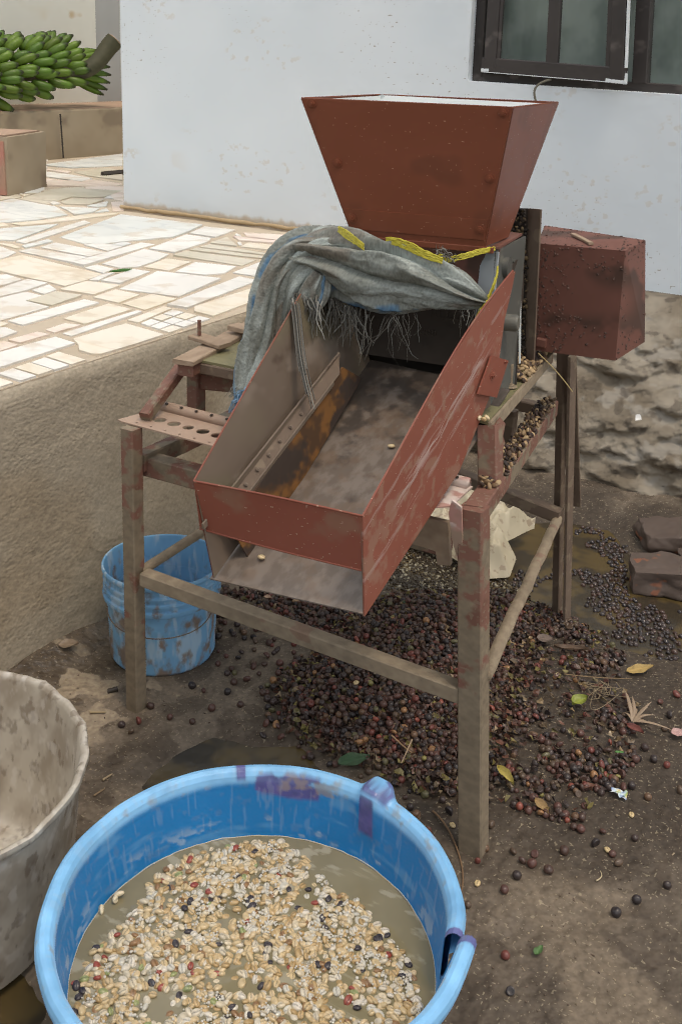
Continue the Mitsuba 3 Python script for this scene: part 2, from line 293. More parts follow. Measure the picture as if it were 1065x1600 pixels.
def scatter(poly, spacing, r, keep=1.0):
    x0, y0, x1, y1 = poly.bounds; out = []; row = 0
    y = y0
    while y < y1:
        xs = np.arange(x0 + (row % 2) * spacing / 2, x1, spacing); p = np.stack([xs, np.full(len(xs), y)], 1) + (r.random((len(xs), 2)) - .5) * spacing * .75
        out.append(p[r.random(len(xs)) < keep]); y += spacing * .866; row += 1
    p = np.vstack(out); return p[shapely.contains_xy(poly, p[:, 0], p[:, 1])]

# ---------------------------------------------------------------- the setting: ground and puddles
PILE = Polygon([(-1.273, 1.887), (-1.291, 1.961), (-1.266, 2.056), (-1.299, 2.205), (-1.265, 2.395), (-1.224, 2.513), (-1.107, 2.571), (-0.986, 2.664), (-0.871, 2.622), (-0.830, 2.465), (-0.808, 2.296), (-0.770, 2.140), (-0.725, 1.994), (-0.730, 1.897), (-0.752, 1.795), (-0.826, 1.746), (-0.925, 1.755), (-1.005, 1.753), (-1.089, 1.751), (-1.190, 1.797)])
SPREAD = Polygon([(-1.060, 2.471), (-0.847, 2.661), (-0.693, 2.618), (-0.594, 2.494), (-0.587, 2.361), (-0.493, 2.311), (-0.496, 2.190), (-0.451, 2.110), (-0.476, 2.003), (-0.503, 1.833), (-0.616, 1.803), (-0.733, 1.772), (-0.904, 2.065)])
UNDER = Polygon([(-1.763, 2.236), (-1.578, 2.269), (-1.290, 2.292), (-1.277, 2.454), (-1.240, 2.503), (-1.272, 2.263), (-1.271, 2.127), (-1.379, 2.091), (-1.504, 2.104), (-1.636, 2.076)])
SPARSE = Polygon([(-1.658, 2.103), (-1.446, 2.144), (-1.243, 2.146), (-1.268, 1.884), (-1.248, 1.803), (-1.381, 1.907), (-1.424, 1.844), (-1.542, 1.942)])
POOL = [Polygon([(-1.438, 2.747), (-1.370, 3.031), (-1.053, 3.287), (-0.881, 3.314), (-0.740, 3.124), (-0.591, 3.047), (-0.437, 2.899), (-0.428, 2.625), (-0.474, 2.576), (-0.646, 2.552), (-0.760, 2.573), (-0.853, 2.678), (-1.061, 2.650), (-1.231, 2.486), (-1.326, 2.466)]),
        Polygon([(-1.357, 1.417), (-1.355, 1.559), (-1.316, 1.669), (-1.219, 1.711), (-1.132, 1.764), (-1.035, 1.747), (-0.977, 1.707), (-1.003, 1.569), (-1.190, 1.445), (-1.314, 1.409)]),
        Polygon([(-1.366, 0.830), (-1.210, 0.962), (-1.194, 1.004), (-1.083, 0.970), (-0.992, 0.845), (-1.159, 0.737)])]
PULP = Polygon([(-1.411, 2.656), (-1.431, 2.867), (-1.093, 2.723), (-0.990, 2.675), (-1.099, 2.554), (-1.222, 2.469), (-1.317, 2.449)])
BERRY_POOL = Polygon([(-0.999, 3.262), (-0.814, 3.270), (-0.782, 3.094), (-0.692, 2.857), (-0.551, 2.886), (-0.478, 2.591), (-0.579, 2.560), (-0.699, 2.555), (-0.804, 2.647), (-0.873, 2.732), (-1.005, 2.712), (-1.045, 2.807), (-0.962, 2.917)])
def sdepth(poly, x, y):
    pts = shapely.points(x, y); d = shapely.distance(poly.boundary, pts)
    return np.where(shapely.contains_xy(poly, x, y), d, -d)
ss = lambda a, b, x: (lambda t: t * t * (3 - 2 * t))(np.clip((x - a) / (b - a), 0, 1))
def ground_z(x, y):
    x, y = np.asarray(x, float), np.asarray(y, float); p = np.stack([x, y, np.zeros_like(x)], -1)
    near = ss(6, 4, np.hypot(x + .8, y - 1.5))
    z = (meshkit.fbm(p * 3.0, 4, 3) - .5) * .020 + (meshkit.fbm(p * 18.0, 3, 5) - .5) * .008
    for q in POOL: z = z - .022 * ss(-.04, .07, sdepth(q, x, y)) 
    z = z + .036 * ss(-.02, .22, sdepth(PILE, x, y))
    z = z + .035 * ss(-1.72, -1.87, x) * ss(4.5, 3.5, y) - .02 * ss(1.6, 2.0, y) * ss(-1.55, -1.7, x)
    z = z + .05 * ss(3.25, 3.55, y) * ss(-2, -1.8, x)
    return z * near
xs = np.unique(np.r_[-60, -30, -15, -8, -5, -3.5, np.arange(-2.1, .45, .0095), np.arange(.5, 3, .12), 4, 6, 10, 20, 40, 60])
ys = np.unique(np.r_[-60, -30, -15, -8, -4, -2, -1, -.3, np.arange(0.35, 3.75, .0095), 3.85, 4, 6, 10, 20, 40, 60])
X, Y = np.meshgrid(xs, ys)
obj('ground', ngrid(np.stack([X, Y, ground_z(X.ravel(), Y.ravel()).reshape(X.shape)], -1)), 'dirt', kind='structure', smooth=True)
for q in POOL:
    b = q.buffer(.09)
    obj('puddle', slab(b, -.030, .0185), 'muddy_water', kind='structure', smooth=False)

# ---------------------------------------------------------------- terrace: retaining wall, mortar bed, broken marble tiles
TZ = .72
r2 = np.random.default_rng(3)
yy = np.arange(-3, 4.1, .014); prof = [(-1.840, -.08), (-1.842, .0)] + [(-1.844 - .042 * t, .72 * t) for t in np.linspace(.03, .955, 46)] + [(-1.889, .700), (-1.894, .710), (-1.902, .716), (-1.914, .7185)]
G = np.zeros((len(yy), len(prof), 3))
for j, (px, pz) in enumerate(prof): G[:, j] = np.stack([np.full(len(yy), px), yy, np.full(len(yy), pz)], 1)
wob = (meshkit.fbm(G * 4, 2, 2) - .5) * .018 + (meshkit.fbm(G * 32, 2, 4) - .5) * .003
G[:, :, 0] += wob - .016 * np.clip(G[:, :, 1] - 1.6, 0, 3) * (G[:, :, 2] / .72) * 1.2
G[:, -4:, 2] += ((meshkit.fbm(G[:, -4:] * 20, 3, 8) - .5) * .012)
w = ngrid(G)
rw = thing('retaining_wall', 'rough grey brown concrete retaining wall holding up the tiled terrace', 'wall')
obj('face', w, 'concrete', rw, smooth=True)
ex = lambda y: -1.905 - .016 * np.clip(y - 1.6, 0, 3) * 1.2
bed = Polygon([(-9, -3), (ex(-3), -3), (ex(1.6), 1.6), (ex(4.1), 4.1), (ex(4.1), 8), (-9, 8)])
terrace = obj('terrace', slab(bed, .30, TZ - .30 - .0005), 'mortar', kind='structure', smooth=False)
ti = [  # outlines of the tiles, metres
('grey', [(-4.407, 3.798), (-4.442, 3.919), (-4.050, 3.856), (-3.811, 3.701), (-3.794, 3.502), (-3.838, 3.344), (-3.878, 3.273), (-4.428, 3.745)]),
('beige', [(-4.424, 3.937), (-4.533, 4.192), (-4.569, 4.576), (-4.368, 4.374), (-4.288, 4.192), (-4.206, 4.014), (-4.163, 3.905)]),
('beige', [(-4.176, 4.003), (-4.252, 4.156), (-4.072, 4.228), (-3.980, 4.017), (-4.098, 3.961)]),
('grey', [(-4.050, 3.874), (-3.855, 3.968), (-3.782, 3.842), (-3.781, 3.713), (-3.916, 3.802)]),
('grey', [(-3.970, 3.989), (-4.004, 4.185), (-3.880, 4.044), (-3.906, 3.994)]),
('grey', [(-3.766, 3.839), (-3.847, 4.007), (-3.755, 3.931)]),
('white', [(-4.135, 4.293), (-4.190, 4.392), (-4.071, 4.299)]),
('pink', [(-3.973, 4.174), (-3.944, 4.243), (-3.714, 3.994), (-3.743, 3.943)]),
('pink', [(-4.563, 4.582), (-4.406, 4.743), (-3.981, 4.283), (-4.062, 4.294), (-4.205, 4.407), (-4.160, 4.312), (-4.347, 4.364)]),
('white', [(-4.183, 3.937), (-4.216, 3.998), (-4.127, 3.959), (-4.114, 3.894)]),
('cream', [(-3.790, 3.325), (-3.750, 3.575), (-3.751, 3.752), (-3.673, 3.911), (-3.644, 3.858), (-3.659, 3.611), (-3.679, 3.446), (-3.712, 3.310)]),
('cream', [(-3.885, 3.301), (-3.824, 3.318), (-3.751, 3.278), (-3.772, 3.203)]),
('grey', [(-3.752, 3.166), (-3.723, 3.201), (-3.671, 3.337), (-3.628, 3.464), (-3.575, 3.363), (-3.435, 3.027), (-3.530, 2.975)]),
('white', [(-3.411, 3.013), (-3.624, 3.623), (-3.550, 3.590), (-3.342, 3.003)]),
('grey', [(-3.319, 2.962), (-3.352, 3.137), (-3.299, 3.115), (-3.269, 2.936)]),
('cream', [(-3.465, 2.938), (-3.376, 2.962), (-3.289, 2.929), (-3.284, 2.904)]),
('white', [(-3.446, 2.904), (-3.367, 2.891), (-3.220, 2.845), (-3.179, 2.762), (-3.145, 2.645)]),
('cream', [(-3.138, 2.656), (-3.161, 2.821), (-2.880, 2.779), (-2.665, 2.750), (-2.632, 2.635), (-2.615, 2.514), (-2.698, 2.525), (-2.818, 2.529), (-3.019, 2.554)]),
('white', [(-3.235, 2.868), (-3.246, 2.944), (-2.928, 2.940), (-2.899, 2.829)]),
('white', [(-3.242, 2.988), (-3.276, 3.104), (-2.948, 3.063), (-2.938, 2.958)]),
('grey', [(-3.370, 3.220), (-3.628, 3.877), (-3.111, 3.879), (-3.039, 3.691), (-2.997, 3.530), (-3.072, 3.342), (-3.106, 3.237), (-3.173, 3.167)]),
('white', [(-3.149, 3.142), (-3.117, 3.224), (-3.001, 3.214), (-2.975, 3.100)]),
('grey', [(-3.074, 3.223), (-3.070, 3.300), (-3.027, 3.296), (-3.010, 3.228)]),
('white', [(-2.889, 2.820), (-3.029, 3.358), (-2.947, 3.356), (-2.811, 2.801)]),
('white', [(-2.884, 3.247), (-3.006, 3.629), (-2.859, 3.625), (-2.811, 3.548), (-2.748, 3.247)]),
('white', [(-2.806, 2.891), (-2.897, 3.231), (-2.737, 3.199), (-2.687, 3.073), (-2.657, 2.931), (-2.699, 2.874)]),
('white', [(-2.794, 2.788), (-2.804, 2.859), (-2.697, 2.840), (-2.673, 2.761)]),
('white', [(-2.624, 2.635), (-2.660, 2.748), (-2.650, 2.798), (-2.594, 2.654)]),
('white', [(-3.011, 3.659), (-3.090, 3.867), (-2.916, 3.882), (-2.855, 3.650)]),
('beige', [(-2.784, 3.520), (-2.827, 3.698), (-2.645, 3.534)]),
('beige', [(-2.757, 3.417), (-2.769, 3.497), (-2.423, 3.477), (-2.427, 3.450)]),
('beige', [(-2.740, 3.329), (-2.751, 3.391), (-2.416, 3.423), (-2.403, 3.375)]),
('beige', [(-2.711, 3.192), (-2.732, 3.297), (-2.404, 3.335), (-2.378, 3.205)]),
('white', [(-2.492, 2.947), (-2.548, 3.131), (-2.380, 3.171), (-2.336, 3.043), (-2.372, 2.972)]),
('cream', [(-2.640, 2.939), (-2.689, 3.130), (-2.573, 3.139), (-2.526, 2.949)]),
('white', [(-2.322, 3.070), (-2.375, 3.355), (-2.219, 3.390), (-2.147, 3.075)]),
('white', [(-2.838, 3.768), (-2.852, 3.802), (-2.792, 3.757), (-2.803, 3.736)]),
('white', [(-2.706, 3.609), (-2.709, 3.639), (-2.651, 3.575), (-2.657, 3.559)]),
('pink', [(-2.845, 3.843), (-2.678, 3.911), (-2.507, 3.955), (-2.397, 3.783), (-2.587, 3.779), (-2.761, 3.757)]),
('pink', [(-2.820, 3.727), (-2.752, 3.731), (-2.570, 3.756), (-2.459, 3.754), (-2.541, 3.713), (-2.728, 3.654)]),
('cream', [(-2.626, 3.531), (-2.660, 3.629), (-2.536, 3.655), (-2.480, 3.550)]),
('white', [(-2.455, 2.609), (-2.546, 2.910), (-2.275, 2.941), (-2.212, 2.632)]),
('white', [(-2.584, 2.654), (-2.653, 2.894), (-2.571, 2.900), (-2.502, 2.663)]),
('white', [(-2.163, 2.514), (-2.262, 3.031), (-2.168, 3.022), (-2.083, 2.520)]),
('cream', [(-2.039, 2.499), (-2.078, 2.549), (-2.104, 2.957), (-2.112, 3.090), (-2.001, 2.981), (-1.986, 2.788), (-1.954, 2.488)]),
('cream', [(-2.287, 2.443), (-2.306, 2.607), (-2.196, 2.603), (-2.175, 2.425)]),
('cream', [(-2.422, 2.450), (-2.450, 2.585), (-2.335, 2.581), (-2.304, 2.444)]),
('cream', [(-2.590, 2.465), (-2.623, 2.623), (-2.485, 2.650), (-2.445, 2.478)]),
('white', [(-2.653, 2.401), (-2.676, 2.501), (-2.596, 2.459), (-2.575, 2.384)]),
('beige', [(-2.551, 2.288), (-2.577, 2.434), (-2.466, 2.447), (-2.440, 2.288)]),
('white', [(-2.745, 2.302), (-2.758, 2.359), (-2.799, 2.517), (-2.695, 2.513), (-2.663, 2.383), (-2.664, 2.277), (-2.662, 2.231)]),
('white', [(-2.950, 2.478), (-2.916, 2.529), (-2.807, 2.502), (-2.778, 2.377), (-2.773, 2.327)]),
('white', [(-2.639, 2.212), (-2.643, 2.258), (-2.644, 2.368), (-2.560, 2.361), (-2.549, 2.280), (-2.430, 2.268), (-2.415, 2.059), (-2.429, 2.031)]),
('white', [(-2.393, 2.069), (-2.421, 2.410), (-2.350, 2.406), (-2.319, 2.060)]),
('cream', [(-2.415, 2.033), (-2.398, 2.045), (-2.362, 2.046), (-2.349, 2.002), (-2.355, 1.981)]),
('cream', [(-2.289, 2.189), (-2.320, 2.414), (-2.210, 2.405), (-2.192, 2.181)]),
('white', [(-2.168, 2.068), (-2.180, 2.397), (-2.158, 2.393), (-2.124, 2.061)]),
('pink', [(-2.230, 2.062), (-2.242, 2.151), (-2.190, 2.165), (-2.185, 2.054)]),
('pink', [(-2.227, 1.922), (-2.232, 2.034), (-2.186, 2.036), (-2.178, 1.923)]),
('pink', [(-2.234, 1.877), (-2.226, 1.911), (-2.163, 1.904), (-2.156, 1.833), (-2.159, 1.812)]),
('white', [(-2.348, 1.975), (-2.336, 2.010), (-2.270, 1.996), (-2.255, 1.920), (-2.258, 1.898)]),
('white', [(-2.146, 1.801), (-2.144, 1.823), (-2.146, 2.021), (-2.055, 2.007), (-2.035, 1.728), (-2.036, 1.706)]),
('cream', [(-2.018, 1.866), (-2.025, 1.917), (-1.906, 1.906), (-1.904, 1.851)]), ('white', [(-2.009, 1.806), (-2.016, 1.859), (-1.905, 1.845), (-1.902, 1.793)]),
('cream', [(-2.007, 1.749), (-2.009, 1.801), (-1.904, 1.789), (-1.901, 1.739)]), ('white', [(-1.999, 1.689), (-2.006, 1.743), (-1.901, 1.733), (-1.894, 1.680)]),
('cream', [(-2.001, 1.664), (-1.963, 1.665), (-1.887, 1.659), (-1.886, 1.598), (-1.883, 1.564)]),
('cream', [(-2.097, 2.039), (-2.101, 2.257), (-1.924, 2.224), (-1.919, 2.095), (-1.922, 1.967), (-1.943, 1.955), (-1.998, 1.964), (-2.039, 2.002)]),
('cream', [(-2.127, 2.291), (-2.155, 2.489), (-2.118, 2.485), (-2.102, 2.398), (-2.080, 2.289)]),
('grey', [(-5.659, 5.295), (-5.678, 5.345), (-5.930, 6.377), (-5.271, 5.665), (-5.311, 5.487), (-5.385, 5.284), (-5.580, 5.252)]),
('pink', [(-5.496, 5.126), (-5.454, 5.132), (-5.219, 5.111), (-5.155, 5.012), (-5.448, 5.081)]), ('white', [(-5.377, 5.015), (-5.317, 5.003), (-5.123, 4.987), (-4.832, 4.913), (-4.739, 4.724), (-5.134, 4.786)]),
('beige', [(-5.192, 5.110), (-5.233, 5.455), (-5.020, 5.394), (-4.622, 4.965), (-4.951, 5.004)]), ('pink', [(-4.986, 4.647), (-4.830, 4.700), (-4.800, 4.865), (-4.539, 4.876), (-4.328, 4.648), (-4.605, 4.583), (-4.748, 4.423)]),
('beige', [(-4.601, 4.285), (-4.581, 4.477), (-4.274, 4.589), (-4.158, 4.315), (-4.196, 4.237), (-4.280, 4.193), (-4.208, 4.011), (-4.282, 3.985)]),
]
A4 = [(-2.070, 2.283), (-2.109, 2.479), (-1.941, 2.463), (-1.929, 2.251)]
q4 = np.array(A4)
for i in range(3):
    for j in range(3):
        bl = lambda u, v: q4[0] * (1-u) * (1-v) + q4[1] * u * (1-v) + q4[2] * u * v + q4[3] * (1-u) * v
        e = .018
        ti.append((('white', 'cream', 'white')[(i + 2 * j) % 3], [tuple(bl(u, v)) for u, v in ((i/3+e, j/3+e), ((i+1)/3-e, j/3+e), ((i+1)/3-e, (j+1)/3-e), (i/3+e, (j+1)/3-e))]))
polys = []
for m, q in ti:
    q = Polygon(q).buffer(0).intersection(bed.buffer(-.004)).buffer(-.0008, join_style=2)
    if q.geom_type != 'Polygon': q = max(q.geoms, key=lambda g: g.area)
    if q.area > 1e-5: polys.append((m, q.simplify(.0008)))
known = unary_union([q.buffer(.012) for _, q in polys])
inside = unary_union([Polygon([(-4.331, 3.732), (-4.548, 4.270), (-5.912, 5.594), (-5.944, 6.381), (-3.763, 4.046), (-2.626, 4.051), (-2.303, 3.966), (-1.944, 2.699), (-1.883, 1.595)]).buffer(.02), known])
rest = bed.intersection(sbox(-6.0, .3, -1.9, 7.0)).difference(inside).difference(sbox(-3.76, 4.0, 1, 9)).buffer(-.003)
seeds = r2.random((150, 2)) * (4.1, 6.7) + (-6.0, .3)
for c in shapely.voronoi_polygons(shapely.MultiPoint(seeds), extend_to=rest.envelope).geoms:
    g = c.buffer(-.008, join_style=2).intersection(rest)
    for h in getattr(g, 'geoms', [g]):
        if h.geom_type == 'Polygon' and h.area > 4e-4: polys.append((r2.choice(['white', 'cream', 'beige', 'grey', 'white']), h.simplify(.001)))
for m, q in polys:
    lift = .0045 + r2.random() * .002
    s = slab(q, TZ - .006, .006 + lift)
    top = s.vertices[:, 2] > TZ
    s.vertices[top, 2] += (s.vertices[top, 0] - q.centroid.x) * r2.normal(0, .008) + (s.vertices[top, 1] - q.centroid.y) * r2.normal(0, .008)
    obj('tile', s, 'tile_' + m, terrace, smooth=False)
obj('blade_of_grass', tube(spline([(-2.6703, 2.7863, 0.7270), (-2.6389, 2.8099, 0.7310), (-2.6360, 2.8716, 0.7280)], 8), [.001, .004, .005, .006, .006, .005, .003, .001], 6), {'type': 'twosided', 'bsdf': {'type': 'diffuse', 'reflectance': {'type': 'rgb', 'value': [.07, .16, .05]}}}, label='green strip of leaf lying on the white terrace tiles', cat='leaf')

# ---------------------------------------------------------------- the white house: wall, mud foundation, window
house = thing('house', 'white plastered house wall with a dark framed window and a mud foundation', 'house')
HY = 4.03
wl = Polygon([(-3.745, .645), (2.5, .62), (2.5, 3.08), (-3.745, 3.08)]).difference(Polygon([(-1.855, 1.436), (.35, 1.385), (.35, 2.5), (-1.855, 2.5)]))
m = trimesh.creation.extrude_polygon(wl, .25, engine='earcut'); v = m.vertices.copy(); m.vertices = np.stack([v[:, 0], HY + v[:, 2], v[:, 1]], 1); m.invert()
m = m.subdivide_to_size(.5); m.fix_normals()
obj('wall', m, 'plaster', house, smooth=False)
m = bar((-3.62, HY + .255, 1.65), (-3.62, 8, 1.65), .245, 2.8); obj('side_wall', m, 'plaster', house, smooth=False)
fp = np.array([(x, HY - .012 - .010 * meshkit.fbm(A(x * 9, 0, 0)[None], 3)[0], TZ + .012 + .012 * meshkit.fbm(A(x * 14, 5, 0)[None], 3)[0]) for x in np.linspace(-3.75, -1.95, 60)])
obj('mortar_fillet', tube(fp, .004 + .010 * meshkit.fbm(fp * 18, 3), 8), {'type': 'twosided', 'bsdf': {'type': 'principled', 'base_color': mikit.proc(lambda p, n, uv: mix((.36, .25, .13), (.46, .35, .21), F3(p, 25., 3))), 'roughness': .9}}, house, smooth=True)
# mud foundation
zz = np.linspace(-.12, .675, 84); xx = np.arange(-1.99, 1.6, .011)
GX, GZ = np.meshgrid(xx, zz)
t = np.clip(GZ / .66, -.2, 1.02)
GY = 4.012 - .50 * (1 - np.clip(t, 0, 1)) ** 1.15 - .10 * np.sin(np.clip(t, 0, 1) * 3.1) - .06 * ss(.0, -.12, GZ)
P = np.stack([GX, GY, GZ], -1)
wr = np.stack([GX * 1.0 + .1 * meshkit.fbm(P * 4, 3, 9), GY, GZ * 1.7], -1)
n1 = meshkit.fbm(wr * 3.2, 4, 11); rg = 1 - np.abs(2 * meshkit.fbm(wr * 4.0, 3, 21) - 1)
fade = ss(1.02, .90, t)
GY -= ((n1 - .5) * .19 + (rg - .7) * .06 + (meshkit.fbm(wr * 14, 3, 5) - .5) * .065 + (.7 - np.abs(2 * meshkit.fbm(P * 22, 2, 16) - 1)) * .022 + (meshkit.fbm(P * 55, 2, 6) - .5) * .016) * fade
GZ2 = GZ - .05 * (n1 - .5) * fade
obj('mud_foundation', ngrid(np.stack([GX, GY, GZ2], -1)), 'mud_wall', house, smooth=True)
# plaster edge breaking off over the mud
e = np.array([(x, 4.022, .640 + .02 * (meshkit.fbm(A(x * 12, 3, 0)[None], 3)[0] - .5)) for x in np.linspace(-1.9, 1.5, 160)])
obj('plaster_edge', tube(e, .012 + .010 * meshkit.fbm(e * 30, 3), 7), 'plaster', house, smooth=True)
# window
win = obj('window', cat_([bar((-1.835, HY+.075, 1.40), (-1.835, HY+.075, 2.5), .045, .06, (0, 1, 0)), bar((-1.83, HY+.075, 1.447), (.35, HY+.075, 1.398), .05, .045), bar((-1.1653, 4.1050, 1.4510), (-1.2089, 4.1050, 2.4827), .055, .06, (0, 1, 0)), bar((-.55, HY+.075, 1.4), (-.53, HY+.075, 2.5), .05, .06, (0, 1, 0)), bar((.33, HY+.075, 1.4), (.35, HY+.075, 2.5), .05, .06, (0, 1, 0))]), 'window_paint', house, smooth=False)
cz = lambda x, y: np.array(x) + A(0, 0, 0)
cas = [np.array(q) for q in ((-1.8032, 4.0600, 1.4738), (-1.1902, 3.9900, 1.4503), (-1.2478, 3.9900, 2.4620), (-1.7982, 4.0600, 2.5287))]
lerp2 = lambda u, v: (cas[0]*(1-u)+cas[1]*u)*(1-v) + (cas[3]*(1-u)+cas[2]*u)*v
nw = unit(np.cross(cas[1]-cas[0], cas[3]-cas[0]))
st = [bar(lerp2(.055, .0), lerp2(.055, 1), .036, .062, nw), bar(lerp2(.94, 0), lerp2(.94, 1), .036, .068, nw), bar(lerp2(.50, .02), lerp2(.50, 1), .030, .045, nw), bar(lerp2(0.0, .024), lerp2(1, .024), .038, .060, nw)]
st = [bar(lerp2(.06, .0), lerp2(.06, 1), .055, .03, nw), bar(lerp2(.945, 0), lerp2(.945, 1), .055, .03, nw), bar(lerp2(.505, .03), lerp2(.505, 1), .050, .024, nw), bar(lerp2(.0, .026), lerp2(1, .026), .060, .028, nw, c=.004), bar(lerp2(.11, .02), lerp2(.11, 1), .02, .018, nw), bar(lerp2(.885, .02), lerp2(.885, 1), .02, .018, nw)]
ck = obj('casement', cat_(st), 'window_paint', house, label='casement leaf of the window standing slightly open', smooth=False)
obj('white_edge', cat_([bar(lerp2(.0, .006), lerp2(.06, .008), .016, .031, nw), bar(lerp2(.88, .006), lerp2(1.0, .004), .016, .031, nw), bar(lerp2(.02, .0), lerp2(1.0, .0), .003, .031, nw), bar(lerp2(1.0, .0), lerp2(1.0, 1), .002, .022, nw)]), 'white_paint', ck, smooth=False)
obj('pane', sheet([lerp2(.09, .05), lerp2(.49, .05), lerp2(.49, 1), lerp2(.09, 1)], .0), 'window_glass', ck, smooth=False) if False else None
def pane(q, par): obj('pane', ngrid(np.array([[q[0], q[1]], [q[3], q[2]]])), 'window_glass', par, smooth=False)
pane([lerp2(.06, .03), lerp2(.505, .03), lerp2(.505, 1), lerp2(.06, 1)], ck)
pane([lerp2(.505, .03), lerp2(.945, .03), lerp2(.945, 1), lerp2(.505, 1)], ck)
pane([A(-1.83, HY+.08, 1.44), A(-.55, HY+.08, 1.41), A(-.55, HY+.08, 2.5), A(-1.83, HY+.08, 2.5)][0:0] or [A(-1.15, HY+.08, 1.42), A(-.55, HY+.08, 1.41), A(-.55, HY+.08, 2.5), A(-1.15, HY+.08, 2.5)], win)
obj('room_back', cat_([bar((-1.9, 4.9, 1.9), (.5, 4.9, 1.9), .05, 2.4), bar((-1.9, 4.6, .9), (.5, 4.6, .9), .7, .05), bar((-1.9, 4.6, 2.9), (.5, 4.6, 2.9), .7, .05), bar((-1.93, 4.6, .9), (-1.93, 4.6, 2.9), .7, .05, (1, 0, 0)), bar((.53, 4.6, .9), (.53, 4.6, 2.9), .7, .05, (1, 0, 0))]), 'curtain', house, smooth=False)
ctg = np.array([[(x, HY + .14 + .004 * math.sin(x * 55) , z) for x in np.linspace(-1.83, -.5, 120)] for z in (1.40, 2.5)])
obj('curtain', ngrid(ctg), 'curtain', house, smooth=True)  # added sheet behind the panes, the mirrored green is in its colour
obj('cable', tube(spline([(-1.4932, 4.0200, 1.4539), (-1.5241, 4.0000, 1.4406), (-1.5448, 3.9900, 1.4179), (-1.5451, 3.9900, 1.3884), (-1.5368, 4.0000, 1.3022)], 24), .0045, 8), 'cable_skin', label='short grey cable hanging from under the window over the white wall', cat='cable', smooth=True)
# roof eave of the house and porch, above the frame

# ---------------------------------------------------------------- porch behind the terrace: ledge, block, walls
pw = thing('porch_wall', 'cream stained porch wall with a pillar in painted shade grey behind the bananas', 'wall')
m = bar((-6.66, 2.5, 2.0), (-6.66, 6.78, 2.0), .16, 3.2); obj('wall_panel', m, 'porch_plaster', pw, smooth=False)
obj('pillar', bar((-6.72, 6.95, .7), (-6.72, 6.95, 3.6), .34, .2, (1, 0, 0), c=.006), 'grey_plaster', pw, smooth=False)
obj('back_panel', bar((-9, 7.35, 2.0), (-3.75, 7.35, 2.0), .16, 3.2), 'porch_plaster', pw, smooth=False)
lg = thing('concrete_ledge', 'low cracked concrete ledge along the porch under the bananas', 'ledge')
obj('ledge_body', bar((-6.23, 3.4, .875), (-6.29, 7.26, .895), .68, .39, c=.012, seg=60, wob=.008), 'ledge_concrete', lg)
obj('ledge_surface', bar((-6.235, 3.4, 1.072), (-6.295, 7.25, 1.092), .665, .008, c=.002), 'ledge_top', lg, smooth=False)
obj('crack', bar((-5.8850, 5.6729, 1.0556), (-5.8850, 5.6896, 0.7303), .012, .006, (1, 0, 0), c=.001, seg=14, wob=.010), 'black_metal', lg)
bk = thing('concrete_block', 'low concrete block with one pink plastered side on the terrace edge', 'block')
m = trimesh.creation.box((.60, .505, .325)).subdivide().subdivide().subdivide().subdivide(); v = m.vertices
rr = np.maximum(np.abs(v) / (A(.60, .505, .325) / 2) - .93, 0); v = v - np.sign(v) * rr * .10 * np.linalg.norm(rr, axis=1, keepdims=True) * 2 + (meshkit.fbm(v * 9, 3, 4)[:, None] - .5) * .022 * unit((1, 1, .6))
bu_, bv_ = unit((.919, .394, 0)), unit((-.394, .919, 0)); bc_ = A(-4.528, 3.971, .72) - bu_ * .30 + bv_ * .2525
B3 = lambda q: bc_ + q[0] * bu_ + q[1] * bv_ + A(0, 0, q[2])
m.vertices = bc_ + v[:, :1] * bu_ + v[:, 1:2] * bv_ + (v[:, 2:3] + .163) * A(0, 0, 1); obj('block_body', m, 'ledge_concrete', bk)
obj('pink_side', sheet([B3(q) for q in ((-.29, -.256, .01), (.285, -.256, .01), (.28, -.256, .30), (-.29, -.256, .30))], .012), 'pink_plaster', bk, smooth=False)
obj('block_top', sheet([B3(q) for q in ((-.28, -.23, .329), (.275, -.23, .329), (.275, .23, .329), (-.28, .23, .329))], .008), 'ledge_top', bk, smooth=False)

# bananas
bb = thing('banana_bunch', 'large bunch of green bananas with a cut stalk on the porch ledge', 'banana bunch')
def banana(base, out, tip, r, L):
    """curved, blunt: leaves the core along out and bends over to tip"""
    t = np.linspace(0, 1, 9)[:, None]; p = base + out * (L * .55 * np.sin(t * 1.5)) + tip * (L * .75 * t ** 1.5)
    rad = r * np.array([.55, .85, 1.0, 1.06, 1.06, 1.0, .90, .62, .30])
    m = tube(p, rad, 7); c = np.tile(A(.078, .155, .016), (len(m.vertices), 1)); k = r2.random()
    c = c * (.75 + .5 * k) + A(.03, .02, 0) * r2.random(); c[7 * 8:7 * 9] = (.025, .02, .012); c[-1] = (.02, .015, .01); c[7 * 7:7 * 8] = c[7 * 7:7 * 8] * .30; c[:7] *= .5
    return m, c
core = lambda y: A(-6.13 - .04 * (y - 5.5), y, 1.335 + .06 * (y - 5.5))
yk = np.linspace(4.46, 5.84, 9)
for i, y in enumerate(yk):
    for ph in np.arange(-1.35, 2.5, .24):
        a = ph + r2.normal(0, .06) + i * .13
        o = A(math.cos(a), 0, math.sin(a)); tp = unit(A(.25 * math.cos(a), .80, .30 * math.sin(a) + .02) + r2.normal(0, .10, 3))
        rr_ = .178 * (1 - .14 * abs(i - 5) / 5)
        m, c = banana(core(y) + o * rr_ + A(0, r2.normal(0, .012), 0), unit(o + A(0, .2, 0)), tp, .031 + r2.random() * .005, .135 + .03 * r2.random())
        obj('banana', m, 'banana_skin', bb, smooth=True, color=c)
for k in range(9):
    a = -1.0 + k * .33; o = A(math.cos(a), 0, math.sin(a))
    m, c = banana(core(6.02) + o * .07, unit(o * .6 + A(0, .8, 0)), unit(A(.1 * math.cos(a), 1, -.15 + .2 * math.sin(a))), .026, .25); obj('banana', m, 'banana_skin', bb, smooth=True, color=c)
